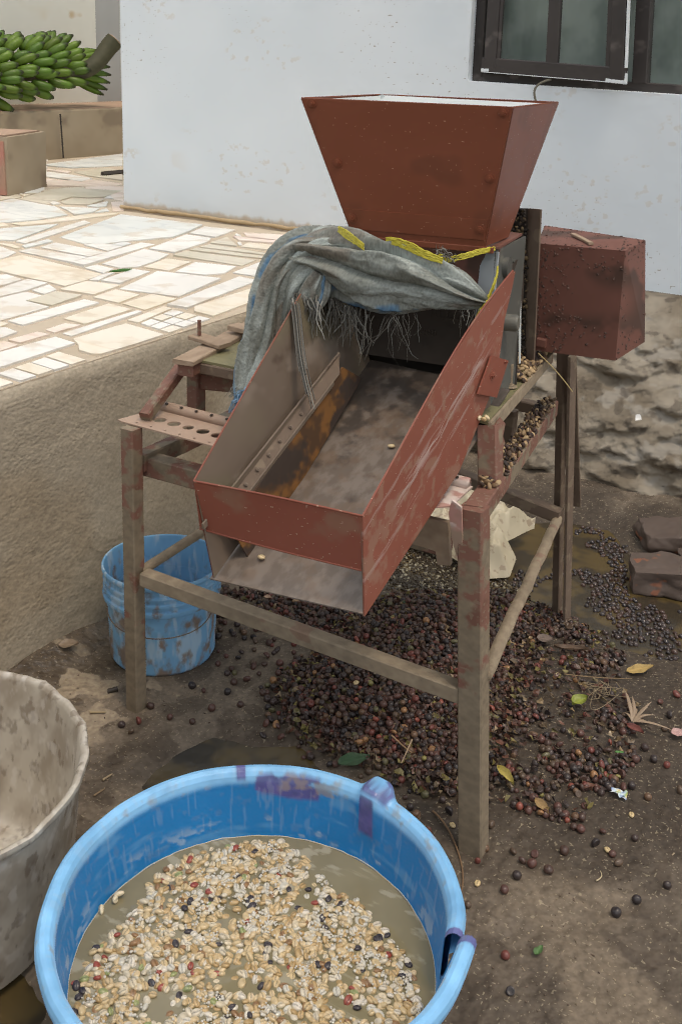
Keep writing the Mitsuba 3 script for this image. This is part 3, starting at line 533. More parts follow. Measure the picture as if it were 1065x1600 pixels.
sp = spline([(-6.13, 4.6, 1.32), (-6.10, 5.5, 1.35), (-5.98, 5.86, 1.35), (-5.91, 6.02, 1.39), (-5.89, 6.13, 1.48), (-5.85, 6.23, 1.60)], 30)
sk = obj('stalk', tube(sp, np.r_[np.full(18, .06), np.linspace(.058, .064, 8), np.linspace(.064, .072, 4)], 12, cap=True), 'stalk', bb, smooth=40)
d_ = unit(sp[-1] - sp[-2]); obj('cut_end', tube([sp[-1] + d_ * .0005, sp[-1] + d_ * .006], [.064, .060], 16), 'cut_end', sk)
obj('foliage_scrap', tube([(-4.8994, 5.0753, 0.7350), (-4.8809, 5.3290, 0.7350)], .02, 5), 'black_metal', label='dark scrap lying on the terrace beside the house corner', cat='scrap')

# ---------------------------------------------------------------- the coffee pulping machine
cp = thing('coffee_pulper', 'rusty red hand-made coffee pulping machine with hopper, chute and welded stand', 'machine')
part = lambda name, mesh, mat, label=None, smooth=30, parent=None, **k: obj(name, mesh, mat, parent or cp, label=label, smooth=smooth, **k)
FLb, FLt = A(-1.516, 1.638, -.03), A(-1.516, 1.640, .701)
FRb, FRt = A(-.655, 1.664, -.03), A((-0.7037, 1.6640, 0.7124))
RRb, RRt = A((-0.8191, 2.6066, -0.0300)), A((-0.8248, 2.4700, 0.8025))
RLb, RLt = A(-1.56, 2.50, -.03), A(-1.53, 2.45, .80)
part('leg', bar(FLb, FLt, .036, .036, (0, 1, 0), seg=16, wob=.0015), 'frame_paint')
part('leg', cat_([bar(FRb, FRt, .050, .040, (0, 1, 0), seg=16, wob=.0015, seed=3), bar(FRb + A(-.030, .03, .22), FRt + A(-.022, .03, -.12), .012, .03, (0, 1, 0))]), 'frame_paint')
lr = RRt - RRb
part('leg', cat_([bar(RRb + A(.016, .012, 0), RRt + A(.014, .012, 0), .008, .045, (0, 1, 0), c=.001, seg=8), bar(RRb + A(-.002, .036, .36), RRt + A(-.002, .03, 0), .040, .006, (0, 1, 0), c=.001, seg=8), bar(RRb + A(-.026, .05, .0), RRt + A(-.026, .05, 0), .018, .035, (0, 1, 0), c=.001)]), 'dark_frame')
part('leg', bar(RLb, RLt, .038, .038, (0, 1, 0)), 'dark_frame')
part('front_brace', bar(A((-1.4845, 1.6400, 0.3469)), A((-0.7008, 1.6640, 0.3258)), .034, .034, seg=40, wob=.0025), 'muddy_bar')
part('side_brace', tube(np.linspace(A(-.662, 1.675, .372), A((-0.8254, 2.5200, 0.3324)), 24) + r2.normal(0, .0008, (24, 3)), .0135, 10), 'muddy_bar', smooth=True)
part('side_brace', tube(np.linspace(A(-1.505, 1.65, .352), A(-1.55, 2.48, .36), 20), .012, 10), 'muddy_bar', smooth=True)
part('front_rail', bar(A((-1.5315, 1.6900, 0.5997)), A((-0.7723, 1.7150, 0.6012)), .042, .046, seg=20, wob=.0015), 'frame_paint')
part('side_rail', bar(A(-1.516, 1.66, .612), A(-1.545, 2.46, .605), .038, .040, seg=12, wob=.0015), 'frame_paint')
SR0, SR1 = FRt + A(.0, .0, -.018), A((-0.8498, 2.4600, 0.6596))
part('side_rail', bar(SR0, SR1, .040, .040, seg=12, wob=.0012), 'frame_paint')
part('back_rail', bar(A((-0.8176, 2.5200, 0.3455)), A(-1.56, 2.50, .46), .035, .035, seg=10, wob=.002), 'dark_frame')
part('upper_back_rail', bar(A((-0.8731, 2.5200, 0.6280)), A(-1.54, 2.50, .66), .035, .030), 'dark_frame')
part('back_post', bar(A((-0.9505, 2.4500, 0.6351)), A((-0.9560, 2.4500, 0.4920)), .034, .03, (0, 1, 0)), 'dark_frame')
# perforated strip across the front
a0, a1 = A((-1.5668, 1.6475, 0.7030)), A((-0.7530, 1.6550, 0.6953)); bk0 = A((-1.6355, 1.7774, 0.7030))
L = np.linalg.norm(a1 - a0); e1 = unit(a1 - a0); wv = bk0 - a0; wv -= e1 * np.dot(wv, e1); W = np.linalg.norm(wv); e2 = wv / W; e3 = np.cross(e1, e2)
rg_ = random.Random(4)
pl = Polygon([(0, .004), (.012, 0), (L * .5, .001), (L - .02, 0), (L, .02), (L - .005, W), (0.02, W), (.012, W * .55)])
for k in range(21):
    x = .036 + k * .0405
    if x < L - .03:
        h = Point(x, W * .44).buffer(.0148 if k % 4 != 3 else .0125, 8); h = shapely.affinity.scale(h, 1.0, 1.05); pl = pl.difference(h)
        pl = pl.difference(Point(x + .012, W * .10).buffer(.0032, 3))
m = trimesh.creation.extrude_polygon(pl, .003, engine='earcut'); v = m.vertices; m.vertices = a0 + v[:, :1] * e1 + v[:, 1:2] * e2 + v[:, 2:3] * e3
ps = part('perforated_strip', m, 'peeling', 'perforated metal strip across the front of the stand, its paint peeling', smooth=False)
rid = spline([a0 + e2 * W * .92 + e1 * .02 + e3 * .006, a0 + e2 * W * .92 + e1 * L * .5 + e3 * .006, a0 + e2 * W * .92 + e1 * (L - .01) + e3 * .006], 20)
part('ridge', tube(rid + e3 * .004, .0125, 10), 'peeling', parent=ps, smooth=True)
for k in range(20):
    x = .05 + k * .043
    if x < L - .02: part('rivet_hole', tube([a0 + e2 * (W * .86) + e1 * x + e3 * .0200, a0 + e2 * (W * .86) + e1 * x + e3 * .0230], .0038, 8), 'black_metal', parent=ps, smooth=False)
part('hanging_flange', sheet([A((-0.7294, 1.6200, 0.7343)), A((-0.7106, 1.6300, 0.7255)), A((-0.7130, 1.6500, 0.6178)), A((-0.7256, 1.6500, 0.6090)), A((-0.7333, 1.6500, 0.6483)), A((-0.7376, 1.6300, 0.7059))], .004), 'peeling', 'torn pinkish flange hanging beside the front leg', smooth=False)
part('cross_board', sheet([A((-0.8459, 1.6900, 0.6555)), A((-0.7636, 1.6900, 0.6573)), A((-0.7574, 1.7000, 0.5657)), A((-0.7845, 1.7000, 0.5605)), A((-0.7889, 1.7000, 0.5890)), A((-0.8681, 1.6900, 0.5913))], .01), 'rotten_wood', smooth=False)
# upper left: diagonal, post, plank
part('diagonal_bar', bar(A((-1.5125, 1.6800, 0.7142)), A((-1.5343, 1.8400, 0.7950)), .026, .026, seg=6, wob=.001), 'frame_paint')
part('post', bar(A((-1.5211, 1.8700, 0.6133)), A((-1.5203, 1.8700, 0.7842)), .034, .034, (0, 1, 0), seg=6, wob=.001), 'frame_paint')
part('front_beam', bar(A((-1.5052, 1.8800, 0.7528)), A(-1.17, 1.88, .790), .030, .040, seg=8, wob=.001), 'frame_paint')
p0, p1 = A((-1.4801, 1.7728, 0.8250)), A(-1.60, 2.42, .835)
wp = part('side_plank', bar(p0, p1, .054, .012, seg=60, wob=.004, c=.002), 'rotten_wood', 'rotten flaking wood on the left rail of the machine', smooth=20)
part('splinter', bar(A((-1.5660, 1.9195, 0.8450)), A((-1.4605, 1.9059, 0.8400)), .045, .010, seg=20, wob=.006, seed=3, c=.002), 'rotten_wood', parent=wp, smooth=20)
part('splinter', bar(A((-1.5332, 2.0319, 0.8500)), A((-1.4720, 2.0235, 0.8500)), .04, .014, seg=10, wob=.005, seed=6, c=.002), 'rotten_wood', parent=wp, smooth=20)
part('stud', tube([A((-1.5445, 1.9123, 0.8500)), A((-1.5445, 1.9123, 0.8500)) + A(0, 0, .038)], .0045, 8), 'frame_paint', parent=wp)
part('side_channel', bar(p0 + A(0, .01, -.02), p1 + A(0, 0, -.02), .040, .028, seg=4), 'frame_paint')
# platform
pf = [A((-0.7507, 1.8178, 0.8200)), A((-0.8356, 2.3911, 0.8200)), A(-1.57, 2.42, .82), A(-1.49, 1.82, .82)]
pf_in = [A(-.800, 1.83, .82), A(-.812, 1.985, .82), A(-1.16, 1.985, .82), A(-1.17, 1.83, .82)]
part('platform', sheet([pf[0], pf[1], pf[2], pf[3], pf_in[3], pf_in[2], pf_in[1], pf_in[0]], .006, n=(0, 0, 1)), 'green_plate', smooth=False)
part('platform_lip', sheet([pf[0] + A(.004, 0, .003), pf[1] + A(.004, 0, .003), pf[1] + A(.004, 0, -.022), pf[0] + A(.004, 0, -.026)], .006), 'muddy_bar', smooth=False)
part('platform_lip', bar(pf[3] + A(0, 0, -.017), pf_in[3] + A(0, 0, -.017), .006, .026), 'dark_frame')
part('post', bar(A((-0.7263, 1.8000, 0.6801)), A((-0.7535, 1.8350, 0.8118)), .042, .034, (0, 1, 0), seg=8, wob=.0015), 'frame_paint')
part('torn_plate', sheet([A((-0.7383, 1.8400, 0.7788)), A((-0.7498, 1.8400, 0.8058)), A((-0.7432, 1.8600, 0.8229)), A((-0.7367, 1.8700, 0.8080)), A((-0.7363, 1.8600, 0.7840)), A((-0.7259, 1.8600, 0.7727)), A((-0.7312, 1.8500, 0.7543)), A((-0.7403, 1.8400, 0.7486))], .003), 'frame_paint', 'jagged torn plate under the platform corner', smooth=False)
part('stay_plate', sheet([A((-0.7900, 1.8333, 0.8741)), A((-0.7900, 1.9107, 0.8404)), A((-0.7900, 1.9165, 0.7834)), A((-0.7900, 1.8357, 0.8160))], .006), 'dark_frame', smooth=False)
# housing
HT = 1.135
tp = [A((-0.8561, 1.9499, 1.1350)), A((-0.8176, 1.9785, 1.1350)), A((-0.8490, 2.1791, 1.1350)), A((-0.8890, 2.1782, 1.1350))]
bf, br_ = A(-.797, 1.905, .823), A((-0.8003, 2.0862, 0.8230))
part('side_plate', sheet([tp[1], tp[2], br_, bf], .005), 'dark_metal', smooth=False)
part('plate_edge', sheet([tp[2] + A(.0045, -.012, -.10), tp[2] + A(.0045, .001, -.10), br_ + A(.0045, .001, .05), br_ + A(.0045, -.006, .05)], .002), 'galvanised', smooth=False)
part('top_plate', sheet([q + A(0, 0, .004) for q in tp], .005), 'box_paint', smooth=False)
cl0 = A((-0.8617, 1.9919, 1.1300)); part('front_channel', sheet([cl0, tp[1] + A(0, -.001, -.004), bf + A(.0, -.001, .0), cl0 + (bf - tp[1]) + A(0, 0, .0)], .004), 'grey_metal', smooth=False)
nx = unit(np.cross(tp[2] - tp[1], bf - tp[1])); nx = nx if nx[0] > 0 else -nx
part('bearing', tube([A((-0.8220, 2.0267, 1.0906)) - nx * .006, A((-0.8220, 2.0267, 1.0906)) + nx * .010], .022, 20), 'dark_metal')
part('shaft_end', tube([A((-0.8080, 2.0024, 0.9801)) - nx * .01, A((-0.8080, 2.0024, 0.9801)) + nx * .028, A((-0.8080, 2.0024, 0.9801)) + nx * .033], [.018, .018, .014], 20), 'dark_metal', smooth=40)
part('bolt', disc_bolt(A((-0.8250, 2.0637, 1.0985)), nx, .006), 'dark_metal', smooth=False)
part('stud', tube([A((-0.8074, 2.0635, 0.8230)), A((-0.8074, 2.0635, 0.8230)) + A(0, 0, .05)], .006, 8), 'muddy_bar')
part('nut', disc_bolt(A((-0.8038, 2.0544, 0.8260)), (0, 0, 1), .011), 'muddy_bar', smooth=False)
left_x = tp[1] + A(-.365, -.055, 0)
lt = [left_x, left_x + (tp[2] - tp[1]), br_ + (left_x - tp[1]), bf + (left_x - tp[1])]
part('side_plate', sheet(lt, .005), 'grey_metal', smooth=False)
part('top_plate', sheet([left_x + A(0, 0, .004), left_x + A(.05, .008, .004), left_x + (tp[2] - tp[1]) + A(.05, .008, .004), left_x + (tp[2] - tp[1]) + A(0, 0, .004)], .005), 'galvanised', smooth=False)
dpl = lambda a, z: left_x * (1 - a) + tp[1] * a + A(0, .012, z - HT)
part('feed_panel', sheet([dpl(.01, 1.142), dpl(.99, 1.142), dpl(.99, 1.02), dpl(.01, 1.02)], .004), 'box_paint', smooth=False)
bp_ = [dpl(.01, 1.03) + A(0, .006, 0), dpl(.99, 1.03) + A(0, .006, 0), dpl(.99, .872), dpl(.01, .872)]
brp = part('breast_plate', sheet(bp_, .006), 'black_metal', 'dark breast plate with worn raised letters deep in the chute', smooth=False)
for txt, px, zz_, hh in (('ALLC', .60, .975, .022), ('don', .55, .935, .016)):
    tm = meshkit.text_mesh(txt, hh, .002); v = tm.vertices; ex_ = unit(tp[1] - left_x); o = dpl(px, zz_) - np.cross(ex_, (0, 0, 1)) * -.0005
    nn_ = -np.cross((0, 0, 1), ex_); nn_ = nn_ if nn_[1] < 0 else -nn_
    tm.vertices = o + nn_ * .006 + v[:, :1] * ex_ + v[:, 1:2] * A(0, 0, 1) + v[:, 2:3] * nn_
    part('lettering', tm, 'black_metal', parent=brp, smooth=False)
dm = tube([dpl(.03, 1.0) + A(0, .115, 0), dpl(.97, 1.0) + A(0, .115, 0)], .095, 28); part('drum', dm, 'black_metal')
part('back_plate', sheet([lt[1], tp[2], br_, lt[2]], .004), 'black_metal', smooth=False)
# hopper
rim = [A(-1.222, 1.850, 1.4225), A(-.791, 1.930, 1.4225), A(-.852, 2.346, 1.4225), A(-1.280, 2.278, 1.4225)]
h0, h1 = A((-1.1105, 1.8866, 1.1450)), A((-0.8361, 1.9418, 1.1450)); dd = A((-0.8476, 2.0887, 1.1450)) - h1
low = [h0, h1, h1 + dd, h0 + dd]
def dented(q0, q1, q2, q3, amp, seed, t=.003, nu=26, nv=18):
    g = np.array([[(q0 * (1-u) + q1 * u) * (1-v) + (q3 * (1-u) + q2 * u) * v for u in np.linspace(0, 1, nu)] for v in np.linspace(0, 1, nv)]); n = unit(np.cross(q1 - q0, q3 - q0))
    e_ = (np.sin(np.linspace(0, np.pi, nu))[None, :] * np.sin(np.linspace(0, np.pi, nv))[:, None]) ** .5
    g = g + n * ((meshkit.fbm(g * 7 + seed, 3, seed) - .5) * amp * e_)[..., None]
    return cat_([ngrid(g), ngrid(g - n * t)])
ht = part('hopper', cat_([dented(rim[i], rim[(i + 1) % 4], low[(i + 1) % 4], low[i], .012, i) for i in range(4)]), 'hopper_paint', smooth=40)
part('seam', cat_([tube([rim[i], low[i]], .0024, 6) for i in range(4)] + [tube([rim[i], rim[(i + 1) % 4]], .0022, 6) for i in range(4)]), 'hopper_paint', parent=ht, smooth=True)
inn = [sheet([rim[i] * .985 + (low[i] + (rim[2] - rim[2])) * .015, rim[(i + 1) % 4] * .985 + low[(i + 1) % 4] * .015, low[(i + 1) % 4], low[i]], .001) for i in range(4)]
ctr = np.mean(rim + low, axis=0)
for i, s in enumerate(inn):
    nn = unit(np.cross(rim[(i + 1) % 4] - rim[i], low[i] - rim[i])); nn = nn if np.dot(nn, ctr - rim[i]) > 0 else -nn; s.apply_translation(nn * .0028)
part('lining', cat_(inn), 'galvanised', parent=ht, smooth=False)
ff = lambda u, v: (rim[0] * (1 - u) + rim[1] * u) * (1 - v) + (low[0] * (1 - u) + low[1] * u) * v
nf = unit(np.cross(rim[1] - rim[0], low[0] - rim[0])); nf = nf if nf[1] < 0 else -nf
part('band', sheet([ff(.006, .80) + nf * .004, ff(.994, .80) + nf * .004, ff(.994, .95) + nf * .004, ff(.006, .95) + nf * .004], .003), 'hopper_paint', parent=ht, smooth=False)
for px, py in ((.045, .035), (.965, .035), (.075, .46), (.958, .50), (.045, .87), (.955, .87)): part('bolt', disc_bolt(ff(px, py) + nf * (.007 if py > .8 else .003), nf, .0072, .006), 'hopper_paint', parent=ht, smooth=False)
part('bolt', disc_bolt(A((-1.2680, 2.2700, 1.4155)), (0, -1, 0), .006, .004), 'galvanised', parent=ht, smooth=False)
part('collar', bar(low[0] + A(-.02, -.004, -.006), low[1] + A(.02, .002, -.006), .012, .012, c=.001), 'hopper_paint', parent=ht)
# guard plate and belt box
gq = [A((-0.9142, 2.2600, 1.1832)), A((-0.8703, 2.2550, 1.1872)), A((-0.8445, 2.2550, 0.8365)), A((-0.8979, 2.2600, 0.8324))]
part('guard_plate', sheet(gq, .004), 'black_metal', 'tall black guard plate clotted with dry pulp', smooth=False)
gr = [A((-0.8703, 2.2550, 1.1872)), A((-0.8277, 2.2350, 1.1912)), A((-0.8208, 2.2350, 0.8360)), A((-0.8443, 2.2550, 0.8334))]
part('guard_flange', sheet(gr, .004), 'dark_frame', smooth=False)
bx = [A((-0.8467, 2.2700, 1.1077)), A((-0.6400, 2.2600, 1.1157)), A((-0.6383, 2.2600, 0.8662)), A((-0.8344, 2.2700, 0.8552)), A((-0.8483, 2.4700, 1.1148)), A((-0.6253, 2.3600, 1.1282)), A((-0.6031, 2.3600, 0.8946)), A((-0.8645, 2.4700, 0.8343)), A((-0.9232, 2.5200, 1.1122)), A((-0.6517, 2.4200, 1.1195))]
bg = part('belt_guard', hull(bx), 'box_paint', 'brown red belt guard box specked with dried pulp', smooth=False)
part('tab', bar(A((-0.8252, 2.2620, 0.8787)), A((-0.8032, 2.2620, 0.8777)), .012, .022), 'box_paint', parent=bg)
# chute
CX = -.770
cw = [A((-0.7700, 1.3665, 0.7869)), A((-0.7700, 1.5449, 0.9048)), A((-0.7700, 1.7601, 1.0325)), A((-0.7700, 1.8969, 1.0886)), A((-0.7700, 1.9399, 1.1038)), A((-0.7700, 1.9504, 1.1008)), A((-0.7700, 1.9397, 1.0685)), A((-0.7700, 1.9109, 1.0080)), A((-0.7700, 1.8948, 0.9119)), A((-0.7700, 1.8590, 0.8580)), A((-0.7700, 1.7347, 0.7424)), A((-0.7700, 1.3859, 0.5987))]
ch = key_of('chute', cp); labels[ch] = {'label': 'open sloping red chute with worn bare inside'}
rw_ = obj('right_wall', sheet(cw, .003), 'chute_paint', ch, smooth=False)
scene[rw_ + 'x'] = None; del scene[rw_ + 'x']
obj('wall_lining', sheet([q * 1 + A(-.0022, 0, 0) for q in cw], .0008), 'worn_metal', ch, smooth=False)
La, Lb = A(-1.081, 1.323, .787), A(-1.1564, 1.7281, 1.0041); Lc = La + (Lb - La) * 1.60
Ld, Le, Lf = A(-1.105, 1.97, .850), A(-1.078, 1.385, .600), A(-1.081, 1.335, .690)
lw = []
N = 24
top = [La + (Lc - La) * s for s in np.linspace(0, 1, N)]; B0 = A((-1.0541, 1.3443, 0.6010)); bot = [B0 + (Ld - B0) * s for s in np.linspace(0, 1, N)]
gl = np.array([[t_ * (1 - k) + b_ * k for k in np.linspace(0, 1, 10)] for t_, b_ in zip(top, bot)])
outer = ngrid(gl + A(-.002, 0, 0)); obj('left_wall', outer, 'panel_paint', ch, smooth=True)
obj('wall_lining', ngrid(gl), 'worn_metal', ch, smooth=True)
obj('wall_edge', tube(np.array(top) + A(-.001, 0, .0005), .0018, 6), 'panel_paint', ch, smooth=True)
obj('wall_edge', tube(spline(np.array(cw[:5]), 24) + A(.0, 0, .0004), .0020, 6), 'panel_paint', ch, smooth=True)
# strips along the foot of the left wall
f0, f1 = A(-1.030, 1.392, .602), A((-1.0985, 1.8688, 0.8560))
s0a, s1a = A((-1.0740, 1.4315, 0.7457)), A((-1.0880, 1.6940, 0.8526)); s0b, s1b = A((-1.0550, 1.4609, 0.7352)), A((-1.0620, 1.6783, 0.8322))
dS = lambda a, b, k: a + (b - a) * k
obj('angle_strip', sheet([dS(s0a, s1a, -.40), dS(s0a, s1a, 1.45), dS(s0b, s1b, 1.45), dS(s0b, s1b, -.40)], .003), 'dark_frame', ch, smooth=False)
obj('strip_edge', bar(dS(s0a, s1a, -.40) + A(.004, 0, .002), dS(s0a, s1a, 1.45) + A(.004, 0, .002), .004, .014, c=.001), 'worn_metal', ch)
obj('strip_edge', bar(dS(s0b, s1b, -.40) + A(.003, 0, .002), dS(s0b, s1b, 1.3) + A(.003, 0, .002), .003, .010, c=.001), 'worn_metal', ch)
obj('rusty_strip', sheet([dS(s0b, s1b, -.40) + A(.001, 0, -.002), dS(s0b, s1b, 1.55) + A(.001, 0, -.002), f1 + A(.022, 0, -.016), f0 + A(.012, .03, .0)], .003), 'rust', ch, label='rusty orange strip along the chute floor', smooth=False)
for k in range(7):
    q = dS((s0a + s0b) / 2, (s1a + s1b) / 2, k * .16) + A(.004, 0, .004); obj('rivet', disc_bolt(q, unit((.7, -.2, .7)), .0026, .002), 'worn_metal', ch, smooth=False)
fl = [A((-1.0529, 1.3446, 0.6000)), A((-0.7717, 1.3844, 0.6000)), A(-.772, 1.975, .848), A(-1.10, 1.975, .848)]
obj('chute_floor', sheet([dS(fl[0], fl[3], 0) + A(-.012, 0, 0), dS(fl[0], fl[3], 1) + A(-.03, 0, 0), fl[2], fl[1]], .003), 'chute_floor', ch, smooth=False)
fpn = [A(-1.081, 1.322, .788), A(-.770, 1.366, .788), A((-0.7700, 1.3798, 0.6848)), A((-1.0810, 1.3386, 0.6922))]
gp = np.array([[(fpn[0] * (1-u) + fpn[1] * u) * (1-v) + (fpn[3] * (1-u) + fpn[2] * u) * v + A(0, -.004 * math.sin(3.1 * u) , .004 * math.sin(3.1 * u) * (1 - v)) for u in np.linspace(0, 1, 22)] for v in np.linspace(0, 1, 8)])
obj('front_panel', cat_([ngrid(gp), ngrid(gp + A(0, .0025, 0))]), 'panel_paint', ch, smooth=True)
obj('panel_edge', tube(gp[0], .002, 6), 'panel_paint', ch, smooth=True); obj('panel_edge', tube(gp[-1], .0018, 6), 'panel_paint', ch, smooth=True)
br = obj('bracket', sheet([A((-0.7620, 1.8397, 0.9518)), A((-0.7620, 1.9267, 0.9220)), A((-0.7620, 1.8781, 0.8558)), A((-0.7620, 1.7837, 0.8879))], .004), 'panel_paint', ch, smooth=False)
obj('bracket_bolt', disc_bolt(A((-0.7600, 1.8464, 0.9108)), (1, 0, 0), .007, .004), 'panel_paint', ch, smooth=False)
obj('bracket_bolt', disc_bolt(A((-0.7600, 1.9083, 0.9239)), (1, 0, 0), .003, .004), 'panel_paint', ch, smooth=False)

# debris on the machine
def husks(pts, size, cols, r, z=0):
    out, col = [], []
    for p in pts:
        m = trimesh.creation.icosphere(1, 1.0); m.vertices *= A(1, .7, .45) * size * (.6 + .8 * r.random()); m.vertices = m.vertices @ rand_rot(r).T + p + A(0, 0, z)
        out.append(m); col.append(np.tile(np.array(cols[r.integers(len(cols))]) * (.7 + .6 * r.random()), (len(m.vertices), 1)))
    return cat_(out), np.clip(np.vstack(col), 0, 1)
HC = [(.20, .13, .07), (.14, .09, .05), (.32, .22, .12), (.07, .045, .03), (.05, .03, .025), (.40, .29, .16)]
u = r2.random((260, 2)); E0, E1 = pf[0] + (pf[1] - pf[0]) * .50, pf[1]
pts = E0 + (E1 - E0) * u[:, :1] + A(-.075, 0, 0) * u[:, 1:2] ** 1.3 + A(0, 0, .008) + A(0, 0, .03) * (r2.random((260, 1)) * u[:, 1:2]); m, c = husks(pts, .008, HC, r2)
obj('dry_husks', m, 'debris', label='dry coffee husks heaped on the machine platform beside the guard plate', cat='husks', kind='stuff', smooth=True, color=c)
u = r2.random((320, 2)); dq = unit(SR1 - SR0); pts = SR0 + (SR1 - SR0) * (.12 + .86 * u[:, :1]) + A(1, .1, 0) * (u[:, 1:2] - .5) * .038 + A(0, 0, .022) + A(0, 0, .012) * r2.random((320, 1)); m, c = husks(pts, .0065, HC[1:] + [(.03, .022, .018)], r2)
obj('dry_husks', m, 'debris', label='dark husks caked along the right side rail of the stand', cat='husks', kind='stuff', smooth=True, color=c)
gu = lambda a, b: (gq[0] * (1-a) + gq[1] * a) * (1-b) + (gq[3] * (1-a) + gq[2] * a) * b
u = r2.random((420, 2)); pts = np.array([gu(a, b) + A(0, -.004, 0) for a, b in u]); m, c = husks(pts, .0055, [(.03, .022, .017), (.05, .035, .022), (.16, .115, .06), (.02, .015, .012)], r2)
obj('pulp_clots', m, 'debris', label='dry pulp clots stuck to the black guard plate', cat='pulp', kind='stuff', smooth=True, color=c)
bxf = lambda a, b: (bx[0] * (1-a) + bx[1] * a) * (1-b) + (bx[3] * (1-a) + bx[2] * a) * b
bxr = lambda a, b: (bx[1] * (1-a) + bx[5] * a) * (1-b) + (bx[2] * (1-a) + bx[6] * a) * b
bxt = lambda a, b: (bx[0] * (1-a) + bx[1] * a) * (1-b) + (bx[8] * (1-a) + bx[5] * a) * b
pts = [bxf(min(.98, r2.random() ** 1.4), r2.random()) for _ in range(300)]; pts = [p for p in pts if meshkit.fbm(p[None] * 14, 2, 3)[0] > .47] + [bxr(r2.random(), r2.random()) for _ in range(170)] + [bxt(r2.random(), r2.random()) for _ in range(150)]
m, c = husks(np.array(pts), .0032, [(.085, .045, .035), (.06, .035, .028), (.11, .06, .045)], r2)
obj('pulp_specks', m, 'debris', label='small dried pulp specks spattered over the belt guard box', cat='pulp', kind='stuff', smooth=True, color=c)
obj('wood_splinter', bar(bxt(.35, .55) + A(0, 0, .006), bxt(.60, .12) + A(0, 0, .006), .012, .006, seg=10, wob=.002, c=.001), 'rotten_wood', label='pale splinter of wood lying on top of the belt guard box', cat='wood')
obj('straw', tube(spline([A((-0.8047, 2.2200, 0.8637)), A((-0.7620, 2.2200, 0.8316)), A((-0.7238, 2.2400, 0.7819))], 12), .0013, 5), {'type': 'twosided', 'bsdf': {'type': 'diffuse', 'reflectance': {'type': 'rgb', 'value': [.45, .35, .18]}}}, label='thin dry straw hanging from the platform under the belt guard', cat='straw')
obj('wooden_lath', bar(A((-0.7794, 2.4600, 0.7244)), A((-0.8168, 2.6000, -0.0061)), .008, .006, c=.001), {'type': 'twosided', 'bsdf': {'type': 'diffuse', 'reflectance': {'type': 'rgb', 'value': [.26, .17, .09]}}}, label='thin lath leaning against the rear right leg of the machine', cat='lath') if False else None
for k, (px, py, zz_) in enumerate(((709, 600, .0), )): pass
SEEDC = [(.62, .50, .30), (.66, .56, .38), (.55, .42, .22)]
seedm = trimesh.creation.icosphere(2, 1.0); seedm.vertices *= A(1, .72, .5); groove = np.exp(-((seedm.vertices[:, 1] + .05 * np.sin(seedm.vertices[:, 0] * 4)) / .10) ** 2) * (seedm.vertices[:, 2] > .05); seedm.vertices[:, 2] -= .16 * groove
def bean_col(c): return np.array(c)[None] * (.85 + .3 * meshkit.noise(seedm.vertices * 2.5, 3)[:, None]) * (1 - .62 * groove[:, None])
def seed_dict(col): return mikit.ply(seedm, 'mat_bean', smooth=True, color=bean_col(col))
SEEDS = [seed_dict(c) for c in SEEDC]
def floor_at(px, k=None):
    nfl = unit(np.cross(fl[1] - fl[0], fl[3] - fl[0])); nfl = nfl if nfl[2] > 0 else -nfl; return nfl
for q, lb in ((dS(dS(fl[0], fl[1], .52), dS(fl[3], fl[2], .52), .62), 'single pale coffee bean lying in the middle of the chute floor'), (dS(dS(fl[0], fl[1], .20), dS(fl[3], fl[2], .2), .10), 'coffee bean on the chute lip below the front panel'), (dS(dS(fl[0], fl[1], .60), dS(fl[3], fl[2], .6), .72), 'small bean high on the chute floor near the breast plate')):
    obj('coffee_bean', SEEDS[0], None, label=lb, cat='coffee bean', to_world=place(q + floor_at(0) * .006, rand_rot(r2) * 0 + trimesh.transformations.rotation_matrix(r2.random() * 6, (0, 0, 1))[:3, :3], .0075))
for k, q in enumerate((A((-0.7749, 1.8100, 0.8264)), A((-0.7656, 1.8100, 0.8310)), A((-0.7582, 1.8150, 0.8285)), A((-0.7538, 1.8200, 0.8320)), A((-0.7820, 1.8050, 0.8237)))):
    obj('coffee_bean', SEEDS[k % 3], None, label='pale coffee bean in the little row on the platform corner', cat='coffee bean', group='beans on the platform corner', to_world=place(q, rand_rot(r2), .007))

